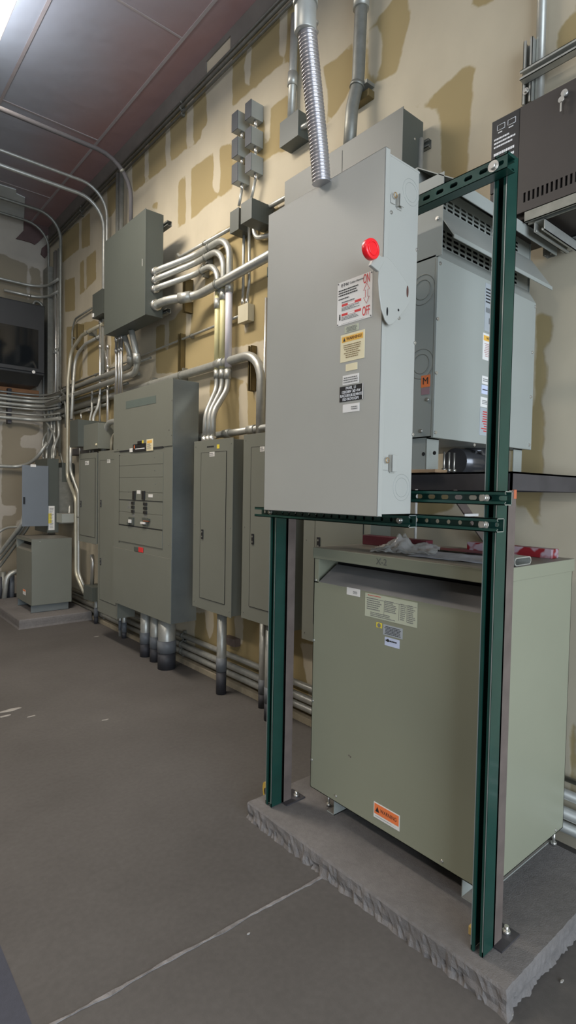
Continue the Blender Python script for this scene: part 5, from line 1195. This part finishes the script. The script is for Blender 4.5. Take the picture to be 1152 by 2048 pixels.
# small things on the floor
v = atz(530, 1578, .03)
rl = empty('tape_roll', (v.x, v.y, 0), 'yellow tape roll on the floor at the far end of the near concrete pad', 'tape roll')
vv = V((1.60, 2.075, .045))
vv = atz(531, 1584, .045)
MB().cyl(vv+V((.0, 0, -.0)), vv+V((.035, -.012, 0)), .045, 24).build('roll', mat('yellow_tape', (.6, .42, .08), .5), rl); MB().cyl(vv+V((-.001, 0, 0)), vv+V((.036, -.0123, 0)), .018, 16).build('core', BLACK, rl)
rl.location = rl.location
v = atz(944, 1870, ZP); tag(box('wood_chip', v.x-.008, v.x+.010, v.y-.01, v.y+.01, ZP+.001, ZP+.03, mat('yellow_wood', (.5, .35, .12), .7), None, .003), 'small yellow chip on the pad behind the foot of the near green post', 'chip')
random.seed(5)
for (x, y, s, lb) in ((20, 1421, .05, 'large pale paint scrape on the floor at the left edge'), (10, 1432, .03, 'small pale paint scrape at the left edge'), (62, 1433, .022, 'pale paint scrape right of the large scrape'), (210, 1440, .02, 'pale fleck in the middle of the far floor'), (497, 1869, .004, 'tiny white chip near the bottom middle of the floor'), (193, 1273, .02, 'white fleck on the floor in front of the far pad'), (1124, 1964, .006, 'white chip on the floor beyond the pad corner at the lower right'), (1020, 2035, .010, 'bit of rubble at the bottom corner of the near pad')):
    v = atz(x, y, 0); n = 9; pts_ = [(v.x+s*1.6*math.cos(2*math.pi*i/n)*random.uniform(.6, 1.1), v.y+s*.55*math.sin(2*math.pi*i/n)*random.uniform(.5, 1.1), .0004) for i in range(n)]
    if v.x < XS: pts_ = [(a_, b_, .0019) for a_, b_, c_ in pts_]
    tag(MB().prism(pts_, (0, 0, .0012 if s > .015 else .005)).build('paint_scrape' if s > .015 else 'chip', mat('pale_scuff', (.3, .28, .25), .9)), lb, 'scrape' if s > .015 else 'chip')
# ------------------------------------------------------------------ light
def area(name, loc, rot, sx, sy, power, col):
    l = bpy.data.lights.new(name, 'AREA'); l.shape = 'RECTANGLE'; l.size = sx; l.size_y = sy; l.energy = power; l.color = col
    o = bpy.data.objects.new(name, l); COL.objects.link(o); o.location = loc; o.rotation_euler = rot; return o
# ceiling strip fixtures
fixm = mat('lamp_diffuser', (.9, .9, .9), .5, emit=((1, .93, .98), 14))
def fixture(x0, x1, y0, y1, z, label, power, upf=.1):
    e = empty('ceiling_light', ((x0+x1)/2, (y0+y1)/2, z), label, 'lamp', 'strip lamps under the ceiling')
    box('housing', x0-.015, x1+.015, y0-.015, y1+.015, z+.012, z+.07, WHITE, e, .004)
    MB().box(x0, x1, y0, y1, z, z+.012).build('diffuser', fixm, e)
    for y in (y0+.2, y1-.2): MB().cyl(((x0+x1)/2, y, z+.07), ((x0+x1)/2, y, ZC), .005, 8).build('hanger_rod', GALVD, e)
    area('lamp_light', ((x0+x1)/2, (y0+y1)/2, z-.01), (0, 0, 0), x1-x0, y1-y0, power, (1, .90, .72))
    area('added_uplight', ((x0+x1)/2, (y0+y1)/2, z+.075), (R(180), 0, 0), x1-x0, y1-y0, power*upf, (.88, .92, 1))  # extra upward light added to brighten the ceiling
fixture(.55, 1.0, 3.1, 4.9, 4.58, 'bright strip lamp under the ceiling at the top left corner of the view', 100, .28)
fixture(-2.6, -2.15, .2, 2.0, 4.58, 'strip lamp under the ceiling left of the camera', 62)
fixture(-2.6, -2.15, 4.2, 6.0, 4.58, 'strip lamp under the ceiling over the far left of the room', 45)
area('door_daylight', (-.4, -3.9, 1.7), (R(90), 0, R(0)), 4.6, 3.2, 430, (.76, .87, 1))
w = bpy.data.worlds.new('world'); scene.world = w; w.use_nodes = True
bg = w.node_tree.nodes['Background']; bg.inputs[0].default_value = (.6, .75, 1, 1); bg.inputs[1].default_value = .6
vs = scene.view_settings; vs.view_transform = 'Standard'; vs.look = 'None'; vs.gamma = 1; vs.exposure = -0.1; vs.use_curve_mapping = False
